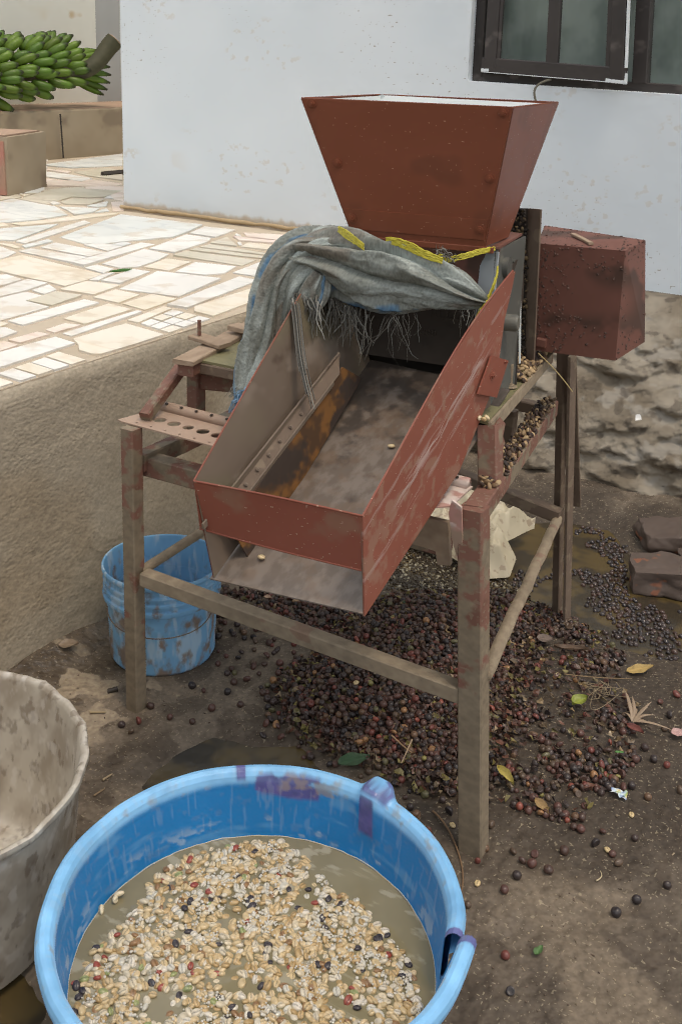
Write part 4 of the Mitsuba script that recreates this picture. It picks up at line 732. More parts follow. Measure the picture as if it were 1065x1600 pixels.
# ---------------------------------------------------------------- sack, twine
sk_ = thing('woven_sack', 'frayed grey green woven sack bundled over the chute and housing', 'sack')
def drape(pts, rads, sides, seg, ridges, amp, seed, v0=0.0, flat=None):
    """bunched cloth: a tube whose skin is folded into ridges that run along it"""
    P = spline(np.c_[np.asarray(pts, float), np.asarray(rads, float)], seg); c, ra, rb = P[:, :3], P[:, 3], P[:, 4]
    tt = np.gradient(c, axis=0); tt /= np.linalg.norm(tt, axis=1, keepdims=True)
    rows, uvs = [], []
    sl = np.r_[0, np.cumsum(np.linalg.norm(np.diff(c, axis=0), axis=1))]
    for i in range(seg):
        view = unit(c[i] - EYE); s = unit(np.cross(tt[i], (0, 1, .2))); w_ = np.cross(s, tt[i])
        a = np.linspace(0, 2 * np.pi, sides + 1)
        q = np.stack([np.cos(a) * 1.3, np.sin(a) * 1.3, np.full(sides + 1, sl[i] * 4.5 + seed)], 1)
        wp_ = 3.4 * meshkit.noise(q * 1.3, 3) + sl[i] * 4 + 2.0 * meshkit.fbm(q * .9 + 7, 2, seed); tri_ = np.abs(((a * ridges / 2 + wp_) / np.pi) % 1 * 2 - 1); fold = tri_ ** .75 + .12 * (1 - np.abs(2 * meshkit.fbm(q * A(5, 5, 7), 3, seed + 2) - 1)) + .10 * np.abs(np.sin(a * ridges * 1.2 + 2.2 * wp_ + 5 * meshkit.noise(q * 2.1, 9)))
        k = ss(0, .25, a) * ss(2 * np.pi, 2 * np.pi - .25, a)
        rr2 = 1 + amp * .8 * (fold - .72) * k + .24 * (meshkit.fbm(q * 2.5, 3, seed + 5) - .5) * k
        rows.append(c[i] + (np.cos(a) * ra[i] * rr2)[:, None] * s + (np.sin(a) * rb[i] * rr2)[:, None] * w_)
        uvs.append(np.stack([np.full(sides + 1, sl[i] * 1.6), v0 + a / (2 * np.pi)], 1))
    return ngrid(np.array(rows)), np.vstack(uvs)
m, uv = drape([A((-0.8079, 1.9000, 1.0438)), A((-0.8371, 1.8800, 1.0536)), A((-0.8873, 1.8650, 1.0688)), A((-0.9573, 1.8600, 1.0747)), A((-1.0292, 1.8550, 1.0767)), A((-1.1037, 1.8500, 1.0895)), A((-1.1802, 1.8450, 1.0972)), A((-1.2225, 1.8400, 1.0956))], [(.010, .010), (.028, .025), (.046, .04), (.060, .045), (.066, .05), (.062, .055), (.050, .05), (.030, .03)], 150, 170, 6, .80, 3)
obj('roll', m, 'sackcloth', sk_, smooth=True, uv=uv)
m, uv = drape([A((-1.1033, 1.9000, 1.1195)), A((-1.1550, 1.8800, 1.1258)), A((-1.2082, 1.8500, 1.1098)), A((-1.2444, 1.8200, 1.0582)), A((-1.2558, 1.8000, 0.9829)), A((-1.2574, 1.7800, 0.9158)), A((-1.2691, 1.7600, 0.8468)), A((-1.2792, 1.7400, 0.7748))], [(.012, .02), (.022, .03), (.036, .04), (.042, .04), (.046, .035), (.050, .03), (.042, .025), (.022, .014)], 150, 170, 6, .80, 12, v0=.33)
obj('hanging_end', m, 'sackcloth', sk_, smooth=True, uv=uv)
m, uv = drape([A((-1.0268, 1.8750, 1.1116)), A((-1.0795, 1.8600, 1.1141)), A((-1.1421, 1.8350, 1.1033)), A((-1.1886, 1.8100, 1.0601)), A((-1.2095, 1.8000, 0.9897)), A((-1.2213, 1.7900, 0.9337))], [(.010, .012), (.022, .022), (.032, .026), (.034, .026), (.028, .02), (.018, .014)], 100, 120, 5, .8, 21)
obj('front_fold', m, 'sackcloth', sk_, smooth=True, uv=uv)
m, uv = drape([A((-1.1348, 1.8000, 1.0755)), A((-1.1495, 1.7950, 1.0405)), A((-1.1580, 1.7900, 1.0060))], [(.02, .012), (.034, .018), (.030, .012)], 80, 60, 6, .8, 30)
obj('torn_flap', m, 'sackcloth', sk_, smooth=True, uv=uv)
def strand(p, L, r, w=.0015, dirn=(0, 0, -1)):
    n = 8; d = unit(np.asarray(dirn, float) + r.normal(0, .22, 3)); q = [np.asarray(p, float)]
    for i in range(n - 1): d = unit(d + r.normal(0, .28, 3) + A(0, 0, -.18)); q.append(q[-1] + d * L / n)
    return tube(q, w * np.linspace(1, .4, n), 4)
fr, fc = [], []
def fringe(px0, px1, y0, y1, Y_, n, L0, L1, cols, dirn=(0, 0, -1), w=.0015):
    for _ in range(n):
        k = r2.random(); p = np.asarray(px0) * (1 - k) + np.asarray(px1) * k + r2.normal(0, .006, 3)
        m = strand(p, L0 + (L1 - L0) * r2.random(), r2, w * (.6 + r2.random()), dirn); fr.append(m); fc.append(np.tile(np.array(cols[r2.integers(len(cols))]) * (.6 + .7 * r2.random()), (len(m.vertices), 1)))
GREYS = [(.17, .16, .135), (.24, .235, .21), (.10, .09, .075), (.33, .33, .30)]
fringe(A((-1.1905, 1.7850, 1.0297)), A((-1.1235, 1.7850, 1.0188)), 0, 0, 0, 60, .05, .11, GREYS)
fringe(A((-1.1508, 1.8400, 1.0259)), A((-1.0610, 1.8500, 0.9915)), 0, 0, 0, 90, .05, .11, GREYS[:3])
fringe(A((-1.0456, 1.8500, 0.9938)), A((-0.9390, 1.8600, 1.0053)), 0, 0, 0, 26, .04, .13, GREYS[:3], w=.0009)
fringe(A((-0.8519, 1.8700, 1.0297)), A((-0.8059, 1.8900, 1.0393)), 0, 0, 0, 22, .03, .06, GREYS, w=.0009)
fringe(A((-0.8889, 1.8600, 1.1369)), A((-0.8667, 1.8600, 1.1177)), 0, 0, 0, 40, .015, .03, GREYS[:3], (0, -.3, .6), w=.0009)
fringe(A((-1.3156, 1.7400, 0.8142)), A((-1.2640, 1.7400, 0.7880)), 0, 0, 0, 40, .02, .05, GREYS, (-.6, 0, -.7))
fringe(A((-1.2908, 1.7300, 0.7954)), A((-1.2570, 1.7300, 0.8135)), 0, 0, 0, 60, .03, .07, [(.20, .36, .52), (.30, .46, .60), (.14, .27, .42)], (-.6, -.1, -.8), w=.0016)
pth = spline([A((-1.1468, 1.7250, 1.0208)), A((-1.1330, 1.7150, 0.9835)), A((-1.1124, 1.6950, 0.9377)), A((-1.0792, 1.6650, 0.8909)), A((-1.0371, 1.6300, 0.8424))], 26)
for _ in range(16):
    o = r2.normal(0, .0028, 3); m = tube(pth[:r2.integers(16, 27)] + o + r2.normal(0, .0008, (1, 3)), .0013, 4); fr.append(m); fc.append(np.tile(np.array(GREYS[r2.integers(3)]) * (.5 + .5 * r2.random()), (len(m.vertices), 1)))
obj('fringe', cat_(fr), 'fringe', sk_, label='frayed loose threads at the torn edge of the sack', kind='stuff', smooth=True, color=np.clip(np.vstack(fc), 0, 1))
tw = thing('yellow_twine', 'frayed yellow plastic twine knotted across the front of the machine housing', 'twine')
def ribbon(pts, w, par=tw, name='strand', n=6):
    pp = spline(pts, 22); ms = []
    for k in range(n):
        o = (k / (n - 1) - .5) * w; ms.append(tube(pp + A(0, 0, 1) * o * (.5 + .5 * np.sin(np.linspace(.3, 2.8, 22)))[:, None] + r2.normal(0, .0006, (22, 3)), .0013, 4))
    obj(name, cat_(ms), 'twine', par, smooth=True)
ribbon([A((-0.8178, 1.9550, 1.1401)), A((-0.8378, 1.9000, 1.1362)), A((-0.8719, 1.8700, 1.1246)), A((-0.8959, 1.8650, 1.1185))], .010)
ribbon([A((-0.8761, 1.8350, 1.1266)), A((-0.9066, 1.8250, 1.1358)), A((-0.9426, 1.8250, 1.1468)), A((-1.0034, 1.8350, 1.1515))], .016, n=9)
ribbon([A((-0.8827, 1.8600, 1.1273)), A((-0.8942, 1.8550, 1.1241)), A((-0.8852, 1.8550, 1.1161)), A((-0.8795, 1.8600, 1.1213))], .012, name='knot')
ribbon([A((-1.1128, 1.8300, 1.1637)), A((-1.0714, 1.8000, 1.1587)), A((-1.0442, 1.7900, 1.1500)), A((-1.0276, 1.7900, 1.1416))], .016, n=9)
ribbon([A((-0.8074, 1.9500, 1.1040)), A((-0.7984, 1.9200, 1.0810)), A((-0.8004, 1.9000, 1.0553)), A((-0.8043, 1.8900, 1.0357))], .010)
ribbon([A((-0.7964, 1.8950, 1.0490)), A((-0.8022, 1.8850, 1.0369)), A((-0.8101, 1.8800, 1.0236)), A((-0.8162, 1.8800, 1.0121))], .010)

# ---------------------------------------------------------------- vessels: bucket, basin, tub
def lathe(prof, c, n=96, fn=None):
    a = np.linspace(0, 2 * np.pi, n + 1); P = np.zeros((len(prof), n + 1, 3))
    for i, (r, z) in enumerate(prof): P[i] = np.stack([c[0] + r * np.cos(a), c[1] + r * np.sin(a), np.full(n + 1, z)], 1)
    if fn: P = fn(P, a)
    m = ngrid(P[:, :]); return m
bc = (-1.632, 1.868)
bprof_out = [(.120, -.004), (.130, .002), (.134, .01), (.140, .165), (.1415, .168), (.1485, .170), (.150, .176), (.1495, .181), (.143, .183), (.1435, .192), (.1475, .194), (.1485, .198), (.1475, .202), (.1435, .204), (.144, .212), (.1475, .214), (.1485, .218), (.1475, .222), (.144, .224), (.1445, .238), (.149, .240), (.1515, .245), (.1515, .250), (.149, .254), (.146, .254), (.1435, .250), (.142, .20), (.133, .012), (.128, .008), (.0, .008)]
bu = thing('bucket', 'mud stained light blue plastic bucket standing by the retaining wall', 'bucket')
tilt = trimesh.transformations.rotation_matrix(.02, (1, 0, 0), (bc[0], bc[1], 0))
m = lathe(bprof_out, bc); obj('body', m, 'bucket_plastic', bu, smooth=40)
hp = [(bc[0] + .152 * math.cos(a), bc[1] + .152 * math.sin(a), z) for a, z in ((-1.95, .170), (-1.6, .145), (-1.15, .130), (-.7, .128), (-.25, .140), (.1, .168))]
obj('handle', tube(spline([(np.array(q) + (np.array(q) - A(bc[0], bc[1], q[2])) * .10 * (0 < i < 5)) for i, q in enumerate(hp)], 40), .0016, 6), 'dark_frame', bu, smooth=True)

ba = thing('basin', 'large dented pale metal basin with brown stains at the left edge', 'basin')
bs = (-1.418, .966)
bpr = [(.0, .004), (.215, .004), (.238, .012), (.252, .04), (.262, .12), (.276, .24), (.283, .290), (.288, .298), (.294, .301), (.299, .299), (.300, .292), (.297, .286), (.290, .283), (.284, .24), (.270, .10), (.258, .012), (.235, -.004)]
def dent(P, a):
    k = meshkit.fbm(np.stack([np.cos(a) * 2.0, np.sin(a) * 2.0, a * 0], 1), 3, 4) - .5; k2 = meshkit.fbm(np.stack([np.cos(a) * 9, np.sin(a) * 9, a * 0], 1), 3, 9) - .5
    for i, (r, z) in enumerate(bpr):
        s = (z / .3) ** 2 * .034 * k + .008 * k2 * (z / .3) ** 8; P[i, :, 0] += np.cos(a) * s; P[i, :, 1] += np.sin(a) * s
        if z > .26: P[i, :, 2] += .005 * k2
    P[0:2, :, 2] += .012 * (meshkit.fbm(P[0:2] * 9, 2, 3) - .5); P[:, -1] = P[:, 0]
    return P
obj('bowl', lathe(bpr, bs, 180, dent), 'basin_metal', ba, smooth=50)
obj('crease', tube(spline([A((-1.5152, 1.2296, 0.0120)), A((-1.4828, 1.2344, 0.0140)), A((-1.4394, 1.2318, 0.0140)), A((-1.3949, 1.2207, 0.0120))], 20), .0025, 5), 'dark_frame', ba, smooth=True)

tb = thing('tub', 'big round blue plastic tub with a cracked rim full of washed coffee beans', 'tub')
tc = A(-.767, 1.078); WZ = .150
nA = 720
tprof = [(.0, .010), (.225, .010), (.240, .018), (.250, .04), (.262, .09), (.2770, .15), (.285, .20), (.2905, .240), (.2915, .252), (.2935, .263), (.298, .270), (.305, .2735), (.312, .2725), (.317, .268), (.3195, .260), (.3185, .250), (.314, .244), (.306, .240), (.299, .236), (.2935, .20), (.270, .08), (.250, .004), (.235, .0)]
tp0 = np.array(tprof); tl = np.r_[0, np.cumsum(np.linalg.norm(np.diff(tp0, axis=0), axis=1))]; tk = np.unique(np.r_[tl, np.arange(tl[3], tl[-3], .0032)]); tprof = np.stack([np.interp(tk, tl, tp0[:, 0]), np.interp(tk, tl, tp0[:, 1])], 1); topi = int(np.argmax(tprof[:, 1]))
av = np.linspace(0, 2 * np.pi, nA + 1)
ang = lambda p: math.atan2(p[1] - tc[1], p[0] - tc[0])
crack = ang(A((-0.4748, 1.1871, 0.2700))); lump = ang(A((-0.7297, 1.3771, 0.2700))); tape = ang(A((-0.8980, 1.3394, 0.2700))); tape0 = ang(A((-0.9718, 1.3153, 0.2700)))
wrap = lambda d: (d + np.pi) % (2 * np.pi) - np.pi
P = np.zeros((len(tprof), nA + 1, 3)); C = np.zeros((len(tprof), nA + 1, 3))
wob1 = (meshkit.fbm(np.stack([np.cos(av) * 2, np.sin(av) * 2, av * 0], 1), 3, 2) - .5)
for i, (r, z) in enumerate(tprof):
    rimk = ss(.17, .27, z); top_ = ss(.225, .262, z)
    d = wrap(av - crack); dl = wrap(av - lump)
    rad = r + rimk * (.010 * wob1)
    zz_ = np.full(nA + 1, z, float)
    past = (d < 0)                                     # the near side of the crack has sprung outwards
    rad = rad + rimk * np.where(past, .017 * np.exp(d / .30), -.006 * np.exp(-d / .12)); zz_ = zz_ + rimk * np.where(past, .006 * np.exp(d / .25), -.004 * np.exp(-d / .1))
    lk = np.exp(-(dl / .085) ** 4)
    rad = rad - lk * rimk * (.016 if i < topi else -.012); zz_ = zz_ + lk * top_ * .020
    lip = top_ if i >= 8 else 0
    P[i] = np.stack([tc[0] + rad * np.cos(av), tc[1] + rad * np.sin(av), zz_], 1)
    n1_ = meshkit.fbm(P[i] * 26, 4, 3); n2_ = meshkit.fbm(P[i] * 60, 3, 8); n3_ = meshkit.fbm(P[i] * A(10, 10, 3), 3, 5)
    deep = np.array([.007, .155, .40]); pale = np.array([.21, .46, .73])  # pale rim tone: sun bleaching plus sky gloss painted into the colour
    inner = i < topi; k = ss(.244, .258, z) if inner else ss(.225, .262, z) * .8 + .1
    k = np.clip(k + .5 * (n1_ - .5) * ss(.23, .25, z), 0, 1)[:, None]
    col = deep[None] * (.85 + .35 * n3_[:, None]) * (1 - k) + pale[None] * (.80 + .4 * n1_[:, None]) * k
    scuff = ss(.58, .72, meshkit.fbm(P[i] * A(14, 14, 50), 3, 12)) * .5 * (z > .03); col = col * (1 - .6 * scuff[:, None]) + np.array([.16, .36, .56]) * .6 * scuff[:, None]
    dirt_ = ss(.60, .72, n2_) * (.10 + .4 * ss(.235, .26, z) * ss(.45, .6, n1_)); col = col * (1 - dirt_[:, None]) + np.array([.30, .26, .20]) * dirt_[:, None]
    rg2 = lambda lo, hi: ss(lo - .006, lo + .006, z + .02 * (n1_ - .5)) * (ss(hi + .006, hi - .006, z + .02 * (n1_ - .5)) if hi < .27 else 1)
    if z > .20 and i <= topi + 10:
        ins = float(i < topi + 3)
        pt = np.maximum.reduce([ss(.21, .19, np.abs(wrap(av - (tape - .04)) + .06 * (n1_ - .5))) * ss(.36, .43, n1_) * rg2(.228, .266) * ins, ss(.034, .022, np.abs(wrap(av - tape0))) * rg2(.255, .3), ss(.060, .050, np.abs(dl - .012)) * rg2(.205, .262) * ins, ss(.10, .08, np.abs(dl + .01)) * rg2(.268, .30) * ss(.42, .52, n1_), ss(.055, .045, np.abs(d)) * rg2(.256, .3)])
        col = col * (1 - .85 * pt[:, None]) + (np.array([.085, .060, .21]) * (.5 + n2_[:, None] * 1.1)) * .85 * pt[:, None]
        rubbed = ss(.22, .15, np.abs(wrap(av - (tape - .17)))) * rg2(.235, .268) * ins * ss(.42, .55, n2_); col = col * (1 - .6 * rubbed[:, None]) + np.array([.27, .22, .17]) * .6 * rubbed[:, None]
    sc_ = float(inner) * (ss(.62, .70, meshkit.fbm(np.stack([av * 9, np.full(nA + 1, z * 60), av * 0], 1), 3, 17)) * ss(.152, .158, z) * ss(.196, .170, z) * .40 + ss(.66, .74, meshkit.fbm(np.stack([av * 46, np.full(nA + 1, z * 22), av * 0], 1), 2, 19)) * ss(.15, .17, z) * .12); col = col * (1 - sc_[:, None]) + np.array([.42, .50, .54]) * sc_[:, None]
    C[i] = col
# finer rings between the profile rows, so that patches of tape and dirt keep ragged outlines
m = ngrid(P); keepf = np.ones(len(m.faces), bool)
fcen = m.triangles_center; fa = wrap(np.arctan2(fcen[:, 1] - tc[1], fcen[:, 0] - tc[0]) - crack)
keepf &= ~((np.abs(fa) < .010 * ss(.12, .30, fcen[:, 2]) / ss(.0, .30, .2)) & (fcen[:, 2] > .19))
m.update_faces(keepf)
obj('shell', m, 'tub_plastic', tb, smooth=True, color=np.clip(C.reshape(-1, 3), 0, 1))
wa = Point(*tc).buffer(.2795, 64); obj('wash_water', slab(wa, WZ - .02, .02), 'tub_water', label='murky brown washing water inside the blue tub', cat='water', smooth=False)
wl_ = np.stack([tc[0] + .2778 * np.cos(av[::4]), tc[1] + .2778 * np.sin(av[::4]), np.full(len(av[::4]), WZ + .001)], 1) + (meshkit.fbm(np.stack([np.cos(av[::4]) * 12, np.sin(av[::4]) * 12, av[::4] * 0], 1), 2, 5)[:, None] - .5) * A(0, 0, .004)
obj('scum_line', tube(wl_, .0013, 5), 'slime', tb, smooth=True)

# beans
MASS = unary_union([Polygon([(-0.998, 0.933), (-0.989, 0.982), (-0.995, 1.054), (-1.014, 1.138), (-0.995, 1.208), (-0.953, 1.263), (-0.884, 1.322), (-0.836, 1.312), (-0.747, 1.275), (-0.697, 1.274), (-0.632, 1.245), (-0.569, 1.213), (-0.525, 1.160), (-0.490, 1.144), (-0.452, 1.108), (-0.888, 0.826), (-0.959, 0.878)])])
HOLES = [Polygon([(-0.824, 0.999), (-0.817, 1.051), (-0.797, 1.108), (-0.766, 1.116), (-0.760, 1.074), (-0.708, 1.067), (-0.715, 1.011), (-0.767, 1.003)]), Polygon([(-0.681, 1.078), (-0.656, 1.128), (-0.606, 1.120), (-0.563, 1.122), (-0.538, 1.076), (-0.610, 1.054)]), Polygon([(-0.705, 1.277), (-0.615, 1.257), (-0.626, 1.234), (-0.704, 1.245)]), Polygon([(-1.009, 0.940), (-0.999, 1.021), (-0.973, 1.022), (-0.968, 0.967)]), Polygon([(-0.973, 1.118), (-0.961, 1.150), (-0.935, 1.094), (-0.956, 1.064)]), Polygon([(-0.599, 1.186), (-0.550, 1.198), (-0.537, 1.152), (-0.569, 1.151)])]
mass = MASS.intersection(Point(*tc).buffer(.272))
for h in HOLES: mass = mass.difference(h.buffer(-.020))
pts = scatter(mass, .0112, r2, .97)
dens = meshkit.fbm(np.c_[pts * 22, np.zeros(len(pts))], 3, 6); pts = pts[dens > .30]
extra = scatter(MASS.intersection(Point(*tc).buffer(.27)),   .022, r2, .7); pts = np.vstack([pts, extra])
BC = [(.47, .345, .18), (.52, .40, .23), (.43, .30, .145), (.54, .46, .32), (.49, .375, .205), (.53, .47, .36), (.37, .25, .11), (.47, .41, .30), (.24, .135, .06), (.25, .27, .11), (.26, .06, .04), (.04, .032, .034), (.56, .51, .42), (.50, .47, .39)]
BW = np.array([5, 6, 4, 5, 5, 3, 3.5, 3, 2.2, .6, .7, 1.5, .5, .5]); BW /= BW.sum()
B = [[mikit.ply(mm, 'mat_bean', smooth=True, color=bean_col(c)) for c in BC] for mm in (seedm,)][0]
bm = seedm
pts = pts[np.argsort(np.hypot(pts[:, 0], pts[:, 1]))]
sm, sc = [], []
for k, (x, y) in enumerate(pts):
    ci = r2.choice(len(BC), p=BW) if meshkit.fbm(A(x * 40, y * 40, 2)[None], 2, 4)[0] < .62 or r2.random() < .6 else r2.choice([12, 13]); yaw = r2.random() * 6.28; R_ = trimesh.transformations.euler_matrix(r2.normal(0, .3), r2.normal(0, .3) + (math.pi if r2.random() < .30 else 0), yaw, 'rxyz')[:3, :3]
    s = .0074 * (.78 + .42 * r2.random()); z = WZ - .0022 + r2.random() * .0048
    if k < 300: obj('floating_bean', B[ci], None, label='pale wet coffee bean floating among the others in the blue tub', cat='coffee bean', group='coffee beans floating in the tub', to_world=place((x, y, z), R_, s))
    else:
        v = (bm.vertices * s) @ R_.T + A(x, y, z); sm.append(trimesh.Trimesh(v, bm.faces, process=False)); sc.append(bean_col(BC[ci]))
obj('bean_mass', cat_(sm), 'bean', label='mass of wet coffee beans floating at the back of the blue tub', cat='coffee beans', kind='stuff', smooth=True, color=np.vstack(sc))
# slimy froth over the beans: small thin bubbles and skins
fz, bz = [], []
unit_ball = trimesh.creation.icosphere(1, 1.0); ball2 = trimesh.creation.icosphere(2, 1.0)
for c in pts[r2.choice(len(pts), 90, replace=False)]:
    for k in range(r2.integers(8, 30)):
        q = c + r2.normal(0, .0085, 2)
        if mass.contains(Point(q)): rad = .0011 + .0019 * r2.random() ** 2; bz.append((unit_ball.vertices * (rad, rad, rad * .8) + A(q[0], q[1], WZ + .0022 + .0022 * r2.random()), unit_ball.faces))
for c in pts[r2.choice(len(pts), 90, replace=False)]:
    rad = .0035 + .0035 * r2.random(); fz.append((ball2.vertices * (rad, rad, rad * .8) + A(c[0] + r2.normal(0, .003), c[1] + r2.normal(0, .003), WZ + .0025), ball2.faces))
def joined(parts): off = np.cumsum([0] + [len(v) for v, _ in parts]); return trimesh.Trimesh(np.vstack([v for v, _ in parts]), np.vstack([f + o for (_, f), o in zip(parts, off)]), process=False)
obj('bubbles', joined(fz), 'bubble', label='clear slimy bubbles over the beans in the tub', cat='bubbles', kind='stuff', smooth=True)
obj('froth', joined(bz), 'slime', label='whitish froth between the beans in the tub', cat='froth', kind='stuff', smooth=True)
for px, lb, s_ in ((A((-1.0318, 1.0649, 0.1580)), 'upper of the beans stuck on the blue wall at the waterline', .0085), (A((-1.0301, 1.0540, 0.1560)), 'lower of the beans stuck on the blue wall at the waterline', .0085), (A((-1.0350, 1.0265, 0.1550)), 'lone bean at the left waterline of the tub', .008)):
    obj('coffee_bean', SEEDS[1], None, label=lb, cat='coffee bean', to_world=place(px, rand_rot(r2), s_))
obj('coffee_bean', SEEDS[1], None, label='coffee bean stuck on the tub wall near the cracked rim', cat='coffee bean', to_world=place(A((-0.4792, 1.1537, 0.1850)), rand_rot(r2), .009))

# ---------------------------------------------------------------- cherries on the ground
CH = [(.068, .040, .031), (.052, .036, .032), (.088, .045, .036), (.040, .030, .028), (.102, .048, .038), (.092, .062, .042), (.15, .048, .038), (.032, .026, .026), (.135, .080, .048), (.23, .068, .047), (.28, .15, .07), (.24, .21, .07), (.11, .10, .05)]
CW = np.array([7, 7, 6, 6, 4, 5, 2.2, 4, 2, .9, .7, .45, 1.2]); CW /= CW.sum()
def cherry_mesh(k):
    m = trimesh.creation.icosphere(2 if k != 3 else 2, 1.0); v = m.vertices; n = meshkit.noise(v * 1.6 + k * 7, k)
    v = v * (.90 + .2 * n[:, None]) * A(1, .95, .9)
    if k == 1: v[:, 2] -= .35 * np.exp(-((v[:, 0] + .2) / .25) ** 2) * (v[:, 2] > 0)
    if k == 2: v = v * A(1.1, .8, .65)
    if k == 3:                                       # split open skin
        out = v[:, 2] > .35; v[out] = v[out] * A(.75, .75, -.15) + A(0, 0, .25)
    m.vertices = v; return m
CM = [cherry_mesh(k) for k in range(4)]
CD = {}
def cherry(ci, k, mat='cherry'):
    if (ci, k, mat) not in CD:
        m = CM[k]; n = meshkit.fbm(m.vertices * 2.2 + ci, 2, k); c = np.array(CH[ci])[None] * (.7 + .6 * n[:, None]); CD[(ci, k, mat)] = mikit.ply(m, 'mat_' + mat, smooth=True, color=c)
    return CD[(ci, k, mat)]
rc = np.random.default_rng(21)
cand = []
def lay(poly, sp, keep, z0, r0=.0077, mat='cherry', split=.12, rv=.30, cols=None):
    p = scatter(poly, sp, rc, keep)
    z = ground_z(p[:, 0], p[:, 1]) if z0 is None or z0 >= 0 else np.zeros(len(p)) + z0
    for (x, y), zg in zip(p, z):
        r = r0 * (1 - rv + 2 * rv * rc.random()); ci = rc.choice(len(CH), p=CW if cols is None else cols); k = 3 if rc.random() < split else rc.integers(3)
        cand.append((x, y, zg + (z0 if z0 and z0 > 0 else 0) + r * .7, r, ci, k, mat))
lay(PILE, .0145, .96, None, split=.22); lay(PILE.buffer(-.03), .0150, .85, .009, split=.25); lay(PILE.buffer(-.06), .021, .6, .018)
lay(PILE.buffer(.05).difference(PILE), .022, .5, None)
sp_ = SPREAD.difference(PILE.buffer(-.01)); q = scatter(sp_, .0150, rc, 1.0); nq = meshkit.fbm(np.c_[q * 9, q[:, :1] * 0], 3, 14)
for (x, y), n in zip(q, nq):
    if n > .525 or rc.random() < .12:
        r = .0078 * (.72 + .55 * rc.random()); cand.append((x, y, float(ground_z(A(x), A(y))[0]) + r * .6 + (.006 * rc.random() if n > .6 else 0), r, rc.choice(len(CH), p=CW), 3 if rc.random() < .3 else rc.integers(3), 'cherry'))
lay(UNDER, .0150, .9, None, cols=np.r_[np.full(8, 1 / 8), np.zeros(5)]); lay(SPARSE, .030, .55, None)
dark = np.zeros(len(CH)); dark[[1, 3, 7]] = 1 / 3
q = scatter(BERRY_POOL, .0175, rc, 1.0); nq = meshkit.fbm(np.c_[q * 8, q[:, :1] * 0], 3, 31)
for (x, y), n in zip(q, nq):
    if n > .485: cand.append((x, y, -.0105, .0078 * (.8 + .4 * rc.random()), rc.choice([1, 3, 7, 7, 0]), rc.integers(3), 'wet_cherry'))
loose = [(-0.559, 1.588), (-0.507, 1.680), (-0.553, 1.634), (-0.498, 1.447), (-0.462, 1.382), (-0.365, 1.647), (-0.342, 1.698), (-0.546, 1.708), (-0.506, 1.822), (-0.453, 1.844), (-0.392, 1.858), (-0.303, 1.764), (-0.553, 1.856), (-0.541, 1.681), (-0.650, 1.735), (-0.854, 1.978), (-0.421, 2.260), (-0.438, 2.258), (-0.427, 2.126), (-0.397, 2.120), (-0.351, 2.050), (-0.441, 2.002), (-0.455, 1.988), (-0.456, 2.155), (-0.481, 1.975), (-0.634, 1.671), (-0.633, 1.631), (-0.500, 1.749), (-0.492, 1.823), (-0.474, 2.356), (-0.448, 2.405), (-0.440, 2.316), (-1.465, 1.885), (-1.363, 1.869), (-1.381, 1.840), (-1.410, 2.032), (-1.376, 2.018), (-1.392, 1.935), (-1.457, 1.772), (-1.422, 1.773), (-1.369, 1.799), (-1.361, 1.727), (-1.471, 1.593), (-1.494, 1.564), (-1.459, 1.558), (-1.488, 1.656), (-1.418, 1.644), (-1.367, 1.663), (-1.313, 1.775), (-1.204, 1.715), (-1.219, 1.748), (-1.163, 1.757), (-1.195, 1.779), (-1.178, 1.820), (-0.812, 1.691), (-0.765, 1.746), (-0.739, 1.722), (-0.743, 1.876), (-0.790, 1.676), (-0.749, 1.648), (-0.602, 1.518), (-0.403, 1.991), (-0.417, 1.793), (-0.399, 1.775), (-0.453, 1.801), (-0.585, 1.693), (-0.560, 1.679)]
named = {0: 'round dark red cherry on the bare dirt right of the tub', 3: 'single bright red coffee cherry on the dirt near the cracked tub rim', 4: 'lowest dark split cherry on the dirt right of the tub', 5: 'round black cherry alone on the sandy dirt at lower right', 6: 'split black cherry beside the round black one on the sandy dirt'}
ncol = {0: 2, 3: 6, 4: 7, 5: 7, 6: 7}
for k, (x, y) in enumerate(loose):
    ci = ncol.get(k, rc.choice(len(CH), p=CW)); r = .0085 * (.85 + .35 * rc.random()); z = float(ground_z(A(x), A(y))[0]) + r * .75
    obj('coffee_cherry', cherry(ci, 3 if k in (4, 6) else rc.integers(4) if k not in named else 0), None, label=named.get(k, 'stray coffee cherry lying loose on the bare dirt away from the pile'), cat='coffee cherry', group=None if k in named else 'stray cherries on the dirt', to_world=place((x, y, z), rand_rot(rc), r))
vis = [c for c in cand if c[6] == 'cherry']; wet = [c for c in cand if c[6] != 'cherry']
# the 240 nearest on top of the pile are things, the rest one mass
vis.sort(key=lambda c: np.hypot(c[0], c[1]) - c[2] * 3)
def mass_of(cs):
    ms, col = [], []
    for (x, y, z, r, ci, k, mat) in cs:
        m = CM[k]; R_ = rand_rot(rc); v = (m.vertices * r) @ R_.T + A(x, y, z); n = meshkit.fbm(m.vertices * 2.2 + ci, 2, k)
        ms.append((v, m.faces)); col.append(np.array(CH[ci])[None] * (.7 + .6 * n[:, None]))
    off = np.cumsum([0] + [len(v) for v, _ in ms]); return trimesh.Trimesh(np.vstack([v for v, _ in ms]), np.vstack([f + o for (_, f), o in zip(ms, off)]), process=False), np.clip(np.vstack(col), 0, 1)
for (x, y, z, r, ci, k, mat) in vis[:230]:
    obj('coffee_cherry', cherry(ci, k), None, label='dark coffee cherry at the near edge of the heap under the machine', cat='coffee cherry', group='cherries of the heap under the machine', to_world=place((x, y, z), rand_rot(rc), r))
